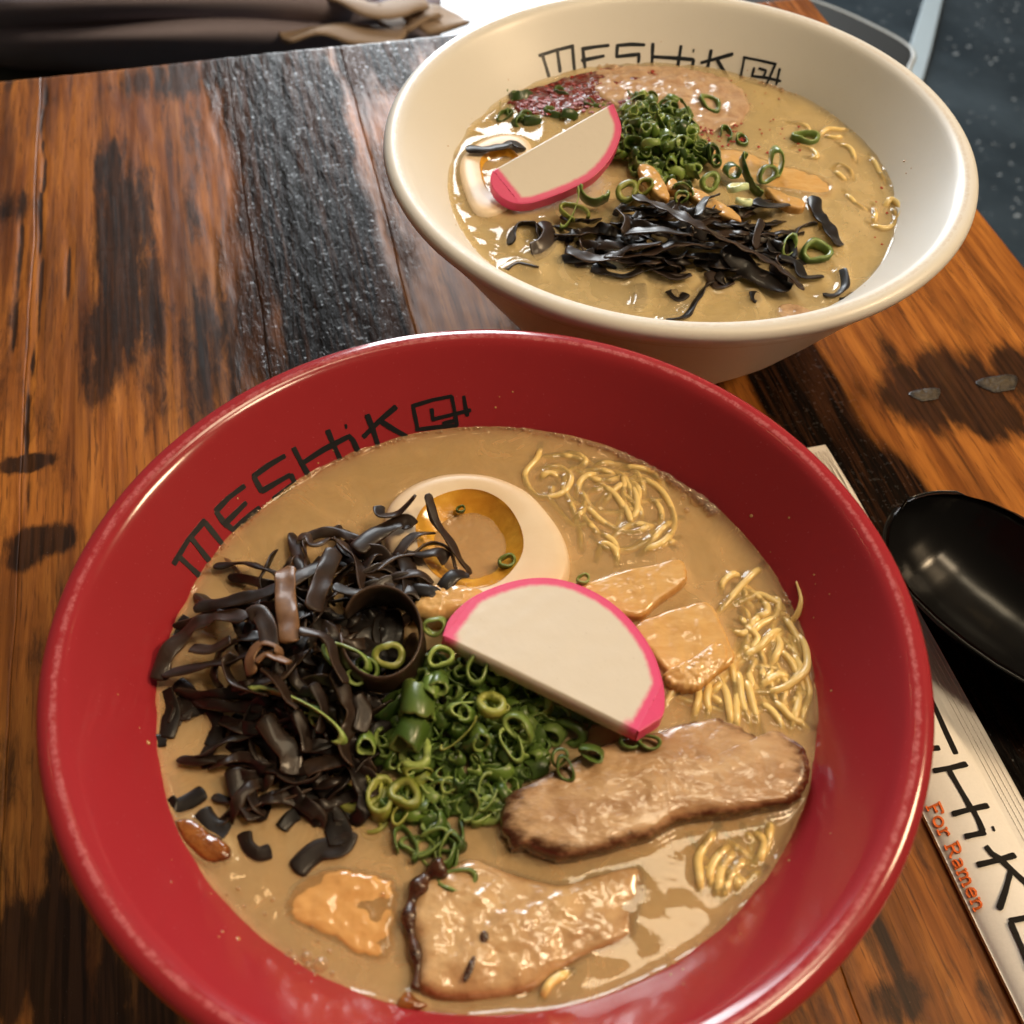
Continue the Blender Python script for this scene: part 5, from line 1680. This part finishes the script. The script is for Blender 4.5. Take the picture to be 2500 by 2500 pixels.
a0, a1 = px_angle(1735, 1260, RED_C), px_angle(1390, 1085, RED_C)
for i in range(230):
    t = r6.random()
    ang = a0 + (a1 - a0) * t ** 1.4
    rim_bubble(RED_C, ang, abs(r6.gauss(0, .0011)) + .0002, r6.uniform(.0004, .0011) * (1.2 - .5 * t), 0)
a0, a1 = px_angle(1380, 1080, RED_C), px_angle(480, 1420, RED_C)
for i in range(150):
    rim_bubble(RED_C, a0 + (a1 - a0) * r6.random(), abs(r6.gauss(0, .0007)), r6.uniform(.0003, .0008), 0)
a0 = px_angle(1920, 1480, RED_C)
for i in range(16):
    rim_bubble(RED_C, a0 + r6.gauss(0, .03), abs(r6.gauss(0, .0008)), r6.uniform(.0003, .0008), 0)
for (x, y, s) in [(1300, 1790, .0019), (1190, 1730, .0014), (1200, 1800, .0011), (1090, 1750, .0010), (1130, 1850, .0008), (1240, 1860, .0008), (1060, 1690, .0006), (1170, 1670, .0005), (1390, 1860, .0007), (1370, 1680, .0006), (1030, 1720, .0005),
                  (650, 1190, .0006), (920, 1280, .0005), (1280, 1600, .0004), (560, 1240, .0004), (860, 1390, .0005), (1790, 1240, .0007), (1230, 1490, .0004), (700, 1330, .0004), (1150, 1900, .0005), (1320, 1890, .0005)]:
    q = Z3b([(x, y)])[0]
    foam[0].append(dome_mesh(at(q[0], q[1], ZB + .0003), s, 18, 8))
for (x, y, s) in [(1350, 290, .0026), (1305, 330, .0010), (1400, 310, .0010), (1320, 250, .0009), (1250, 230, .0008), (1090, 130, .0010), (1045, 110, .0007), (1185, 170, .0008), (1395, 350, .0008), (1290, 280, .0008)]:
    q = Z5([(x, y)])[0]
    foam[0].append(dome_mesh(at(q[0], q[1], ZB + .0003), s, 20, 9))
for i in range(60):
    q = W3([(r6.gauss(640, 45), r6.gauss(275, 30))])[0]
    foam[1].append(dome_mesh(at(q[0], q[1], ZB + .0008), r6.uniform(.0005, .0013)))
for i in range(40):
    q = W3([(r6.uniform(1400, 1600), 0)])[0]
    a_ = px_angle(*W3([(r6.uniform(1250, 1600), r6.uniform(290, 420))])[0], WHT_C)
    rim_bubble(WHT_C, a_, abs(r6.gauss(0, .0010)), r6.uniform(.0003, .0008), 1)
for k, lab in ((0, 'fine foam bubbles along the edge of the red bowl broth'), (1, 'small foam bubbles at the back of the white bowl broth')):
    V, f = join(foam[k])
    tag(link('foam', V, f, M_BUBBLE), lab, 'foam', kind='stuff')

r8 = random.Random(44)
M_DROP = food('broth_droplet', (0.55, 0.30, 0.12), (0.45, 0.22, 0.09), 300, 0.08, 0.0, coat=0.5)
for c_, n_, lab_ in ((RED_C, 34, 'tiny broth splashes on the inner wall of the red bowl'), (WHT_C, 22, 'tiny broth splashes on the inner wall of the white bowl')):
    parts_ = []
    for i_ in range(n_):
        zz_ = ZB + .0012 + abs(r8.gauss(0, .005))
        if zz_ > .091:
            continue
        an_ = r8.uniform(0, 6.28)
        rr_, sz_ = r_inner(zz_), r8.uniform(.00016, .00042) * (1.5 if r8.random() < .12 else 1)
        v_, f_ = dome_mesh((0, 0, 0), sz_, 10, 5)
        v_ = v_ * np.array([1, 1, .4])
        nn_ = Vector((-math.cos(an_) * .62, -math.sin(an_) * .62, .785))
        v_ = v_ @ np.array(nn_.to_track_quat('Z', 'Y').to_matrix()).T + np.array([c_[0] + rr_ * math.cos(an_), c_[1] + rr_ * math.sin(an_), zz_])
        parts_.append((v_, f_))
    V, f = join(parts_)
    tag(link('broth_splashes', V, f, M_DROP), lab_, 'splashes', kind='stuff')

# ------------------------------------------------------------------ chopstick sleeve
U0_, U1_, VT, VB = 0.1742, 0.2097, 0.2755, 0.022
sleeve = empty('chopstick_sleeve', (CU * 0.19 + CV * 0.15).tolist(), 'cream paper chopstick sleeve with black and orange print under the red rim', 'chopstick sleeve')


def sleeve_z(u):
    t = (u - U0_) / (U1_ - U0_)
    body = 0.0062 * np.clip(np.sin(np.clip(t / 0.74, 0, 1) * math.pi) , 0, 1) ** 0.45
    return np.where(t < 0.74, np.maximum(body, 0.0016), 0.0016) + 0.0006


us = np.r_[np.linspace(U0_, U0_ + .004, 10), np.linspace(U0_ + .005, U0_ + .024, 16), np.linspace(U0_ + .0245, U1_, 22)]
vs = np.linspace(VT, VB, 90)
UU, VV = np.meshgrid(us, vs)
endt = np.clip((VT - VV) / 0.03, 0, 1) ** 0.6
zs = sleeve_z(UU) * (0.35 + 0.65 * endt) + (fbm(UU * 90, VV * 25, 4, 3) - .5) * 0.0006
wgl = (fbm(VV * 18, VV * 0, 44, 2) - .5) * 0.0006
TOP = (UU + wgl)[..., None] * CU + VV[..., None] * CV + zs[..., None] * np.array([0, 0, 1.0])
V = TOP.reshape(-1, 3)
nr, nc = UU.shape
ringi = list(range(nc)) + [k * nc + nc - 1 for k in range(1, nr)] + [(nr - 1) * nc + j for j in range(nc - 2, -1, -1)] + [k * nc for k in range(nr - 2, 0, -1)]
low = V[ringi].copy()
low[:, 2] = 0.0004
f = grid_faces(nr, nc)
m = len(ringi)
for j in range(m):
    k = (j + 1) % m
    f.append((ringi[j], ringi[k], len(V) + k, len(V) + j))
f.append(tuple(len(V) + j for j in range(m)))
f = [tuple(reversed(q)) for q in f]
V = np.r_[V, low]
link('paper', V, f, M_PAPER, parent=sleeve)
for uo in (0.2080, 0.2062, 0.2044, 0.2028):
    n = 420
    v_ = np.linspace(VT - .004, VB + .002, n)
    P = uo * CU[None] + v_[:, None] * CV[None] + np.array([0, 0, 0.00225])
    P[:, 2] = 0.0020 + sleeve_z(np.full(n, uo)) * 0.0 + (fbm(np.full(n, uo * 90), v_ * 25, 4, 3) - .5) * 0.0006 + 0.00025
    V, f = tube(P, 0.00026 * (1 + 0.55 * np.sin(v_ * 5200)), 6)
    link('embossed_line', V, f, M_PAPER, parent=sleeve)
ZS = zoomer(2050, 1600, 2.1467)


def sleeve_pt(px, py):
    z = 0.005
    for _ in range(4):
        p = at(px, py, z)
        u, v = float(p @ CU), float(p @ CV)
        e_ = min(1, max(0, (VT - v) / 0.03)) ** 0.6
        z = float(sleeve_z(np.array([u]))[0]) * (0.35 + 0.65 * e_) + 0.00035
    p[2] = z
    return p


def sleeve_strokes(name, strokes, width, material, already=False):
    parts = []
    for i, s in enumerate(strokes):
        px = s if already else ZS(s)
        L = sum(math.dist(a, b) for a, b in zip(px[:-1], px[1:]))
        q = polyline_resample(np.array(px), max(4, int(L / 4)))
        pts = [sleeve_pt(x, y) for x, y in q]
        parts.append(stroke_mesh(pts, [(0, 0, 1)] * len(pts), width, 0.0001 + 0.00002 * (i % 4), i))
    V, f = join(parts)
    return link(name, V, f, material, parent=sleeve, smooth=False)


wS = 0.0019
sleeve_strokes('letter', [[(430, 130), (505, 285), (560, 410), (610, 518)], [(400, 200), (440, 200)], [(400, 500), (460, 490), (525, 484)], [(300, 520), (420, 500)]], wS, M_SLEEVEINK)
sleeve_strokes('letter', [[(490, 605), (580, 590), (668, 568)], [(572, 600), (630, 700), (690, 805)], [(590, 832), (690, 805), (780, 786)]], wS, M_SLEEVEINK)
sleeve_strokes('letter', [[(700, 810), (730, 870), (752, 925)], [(655, 950), (765, 926)], [(800, 908), (812, 908)]], wS, M_SLEEVEINK)
sleeve_strokes('letter', [[(765, 998), (800, 1040), (855, 1075)], [(720, 1098), (820, 1075), (922, 1046)], [(850, 1075), (920, 1140), (1010, 1225)], [(898, 1125), (870, 1230), (836, 1330)]], wS, M_SLEEVEINK)
sleeve_strokes('letter', [[(888, 1392), (990, 1372), (1090, 1350)], [(895, 1395), (950, 1520), (1005, 1650)], [(1005, 1650), (1195, 1610)], [(1090, 1350), (1195, 1610)], [(1000, 1440), (1040, 1540), (1180, 1500)]], wS, M_SLEEVEINK)
# orange slab-serif line: glyph strokes on a 0..1 em box
GL = {'F': (.62, [[(.12, 0), (.12, .72)], [(.02, .72), (.56, .72), (.56, .58)], [(.12, .38), (.42, .38)], [(.42, .46), (.42, .30)], [(.0, 0), (.28, 0)]]),
      'o': (.60, [[(.27 + .24 * math.cos(t), .25 + .25 * math.sin(t)) for t in np.linspace(0, 6.283, 13)]]),
      'r': (.50, [[(.14, 0), (.14, .5)], [(.02, .5), (.14, .5)], [(.14, .33), (.24, .47), (.40, .50), (.42, .40)], [(.0, 0), (.30, 0)]]),
      'R': (.74, [[(.12, 0), (.12, .72)], [(.0, .72), (.40, .72), (.54, .62), (.54, .50), (.40, .38), (.12, .38)], [(.34, .38), (.56, .04), (.68, 0)], [(.0, 0), (.26, 0)]]),
      'a': (.58, [[(.06, .44), (.22, .50), (.38, .46), (.42, .34), (.42, .04), (.52, 0)], [(.42, .28), (.20, .28), (.06, .18), (.08, .04), (.22, 0), (.42, .12)]]),
      'm': (.92, [[(.12, 0), (.12, .5)], [(.0, .5), (.12, .5)], [(.12, .36), (.24, .5), (.38, .46), (.42, .36), (.42, 0)], [(.42, .36), (.54, .5), (.68, .46), (.72, .36), (.72, 0)], [(.02, 0), (.22, 0)], [(.34, 0), (.52, 0)], [(.62, 0), (.84, 0)]]),
      'e': (.56, [[(.04, .27), (.48, .27), (.44, .42), (.28, .50), (.12, .44), (.04, .27), (.08, .08), (.24, 0), (.46, .08)]]),
      'n': (.66, [[(.12, 0), (.12, .5)], [(.0, .5), (.12, .5)], [(.12, .34), (.26, .5), (.42, .46), (.48, .34), (.48, 0)], [(.02, 0), (.24, 0)], [(.38, 0), (.60, 0)]]),
      ' ': (.30, [])}
A0, A1 = np.array(ZS([(452, 790)])[0]), np.array(ZS([(712, 1352)])[0])
dirv = A1 - A0
tot = sum(GL[c_][0] for c_ in 'For Ramen')
em = 1.0 / tot
upv = np.array(ZS([(80 * .90, -80 * .36)])[0]) - np.array(ZS([(0, 0)])[0])
x0 = 0.0
for c_ in 'For Ramen':
    w_, st = GL[c_]
    if st:
        sleeve_strokes('orange_letter', [[tuple(A0 + dirv * (x0 + p_[0]) * em + upv * p_[1] * 1.28) for p_ in s_] for s_ in st], 0.0008, M_ORANGE, True)
    x0 += w_

# ------------------------------------------------------------------ spoon
spoon = None
TIP, AX, PX = np.array([.1500, .2668, 0]), np.array([.6392, -.7690, 0]), np.array([.7690, .6392, 0])
S_ = [0, .002, .005, .010, .018, .028, .040, .052, .064, .077, .090, .104, .118, .135, .160, .185]
W_ = [.002, .0095, .0150, .0212, .0265, .0298, .0311, .0311, .0301, .0278, .0240, .0185, .0135, .0108, .0100, .0095]
D_ = [.003, .0065, .0100, .0145, .0190, .0215, .0228, .0230, .0224, .0205, .0170, .0115, .0068, .0042, .0034, .0030]
RZ = [.0275, .0275, .0275, .0275, .0275, .0275, .0276, .0278, .0282, .0290, .0304, .0328, .0362, .0410, .0490, .0560]
ss = np.r_[np.linspace(0, .02, 16), np.linspace(.0225, .185, 60)]
ww, dd, rz = np.interp(ss, S_, W_), np.interp(ss, S_, D_), np.interp(ss, S_, RZ)
ker = np.ones(3) / 3
K = 33
th = np.linspace(-1, 1, K)
inner_, outer_ = [], []
for s, w, d, z in zip(ss, ww, dd, rz):
    prof = (1 - np.abs(th) ** 2.4)
    inner_.append([TIP + AX * s + PX * (w * t) + np.array([0, 0, z - d * p]) for t, p in zip(th, prof)])
    outer_.append([TIP + AX * (s + (0.0016 if s > .01 else -0.0016)) * 1.0 + PX * ((w + .0017) * t) + np.array([0, 0, z - .0006 - (d + .0018) * p]) for t, p in zip(th, prof)])
I_, O_ = np.array(inner_).reshape(-1, 3), np.array(outer_).reshape(-1, 3)
n1 = len(ss)
V = np.r_[I_, O_]
f = grid_faces(n1, K) + [tuple(reversed([q + n1 * K for q in fc_])) for fc_ in grid_faces(n1, K)]
for i in range(n1 - 1):
    for j in (0, K - 1):
        a_, b_ = i * K + j, (i + 1) * K + j
        q = (a_, b_, b_ + n1 * K, a_ + n1 * K)
        f.append(q if j else tuple(reversed(q)))
for j in range(K - 1):
    f.append((j, j + 1, j + 1 + n1 * K, j + n1 * K))
    e_ = (n1 - 1) * K
    f.append((e_ + j + 1, e_ + j, e_ + j + n1 * K, e_ + j + 1 + n1 * K))
sp_min = V[:, 2].min()
V[:, 2] -= sp_min - 0.0006
RZ0 = .0275 - sp_min
spoon = empty('soup_spoon', (TIP + AX * .05).tolist(), 'glossy black soup spoon lying beside the red bowl', 'spoon')
cut = int(np.searchsorted(ss, .112))
o = link('spoon_shell', V, f, M_SPOON, parent=spoon)

# ------------------------------------------------------------------ behind the table
ZJ = -0.17
M_JACK = plain('dark_plum_cloth', (0.25, 0.225, 0.28), 0.95, 0.3, 900)
M_TAN = plain('tan_cloth', (0.36, 0.27, 0.20), 0.85, 0.3, 900)
M_NAVY = plain('navy_cushion', (0.05, 0.075, 0.115), 0.7)
M_GREEN = plain('dark_green_cushion', (0.034, 0.044, 0.032), 0.75)


def cloth_patch(px0, px1, py0, py1, zf, nx=70, ny=30):
    rows = []
    for y in np.linspace(py0, py1, ny):
        rows.append([at(x, y, zf(x, y)) for x in np.linspace(px0, px1, nx)])
    return np.array(rows).reshape(-1, 3), grid_faces(ny, nx)


def thicken(V, f, h):
    n = len(V)
    V2 = np.r_[V, V - [0, 0, h]]
    cnt = {}
    for q in f:
        for a, b in zip(q, q[1:] + q[:1]):
            cnt[(a, b)] = 1
    f2 = list(f) + [tuple(reversed([i + n for i in q])) for q in f]
    for (a, b) in cnt:
        if (b, a) not in cnt:
            f2.append((b, a, a + n, b + n))
    return V2, f2


jc = at(450, 20, ZJ - .1)
jacket = empty('jacket', jc, 'dark plum jacket with tan edging heaped behind the table', 'jacket')
V, f = cloth_patch(-260, 960, -150, 150, lambda x, y: ZJ + .006 * math.sin(x * .006 + y * .015) + .045 * math.exp(-((x - 330) / 420) ** 2) - .0000055 * max(0, y + 20) ** 2 - .0000016 * max(0, x - 760) ** 2 - .0000012 * max(0, 60 - x) ** 2, 80, 50)
V, f = thicken(V, f, .03)
link('cloth', V, f, M_JACK, parent=jacket)
zj = zoomer(0, 0, 1.5456)
for s, w_, zo in [([(1060, 140), (1180, 118), (1300, 115), (1420, 132), (1520, 150)], .055, -.016), ([(1200, -40), (1320, 5), (1420, 38), (1520, 18), (1600, 0)], .046, -.004), ([(1470, 110), (1560, 70), (1620, 45), (1660, 80), (1700, 110)], .060, -.02)]:
    P = catmull(np.array([at(x, y, ZJ + zo) for x, y in zj(s)]), 40)
    V, f, e = ribbon(P, w_, .006, .15 + .2 * np.sin(np.linspace(0, 4, 40)), .15, 3)
    link('tan_edging', V, f, M_TAN, parent=jacket)
V, f = cloth_patch(700, 1075, -160, 100, lambda x, y: ZJ - .05 + .016 * math.sin(x * .014 + y * .03) + .010 * math.sin(y * .05) - .0002 * y)
V, f = thicken(V, f, .03)
link('sleeve', V, f, M_JACK, parent=jacket)
bench = empty('bench', at(300, 150, -.36), 'dark navy and green cushioned bench beneath the jacket', 'bench')
V, f = cloth_patch(230, 1000, 40, 330, lambda x, y: -.26 + .006 * math.sin(x * .01))
V, f = thicken(V, f, .09)
link('navy_cushion', V, f, M_NAVY, parent=bench)
V, f = cloth_patch(-400, 222, 60, 330, lambda x, y: -.25 + .006 * math.sin(x * .013))
V, f = thicken(V, f, .09)
link('green_cushion', V, f, M_GREEN, parent=bench)
V, f = cloth_patch(-420, 1010, 20, 340, lambda x, y: -.352, 4, 4)
V, f = thicken(V, f, -FLOOR_Z - .355)
link('bench_base', V, f, M_FOOT, parent=bench)

for o in bpy.data.objects:
    if '_w' in o:
        del o['_w']
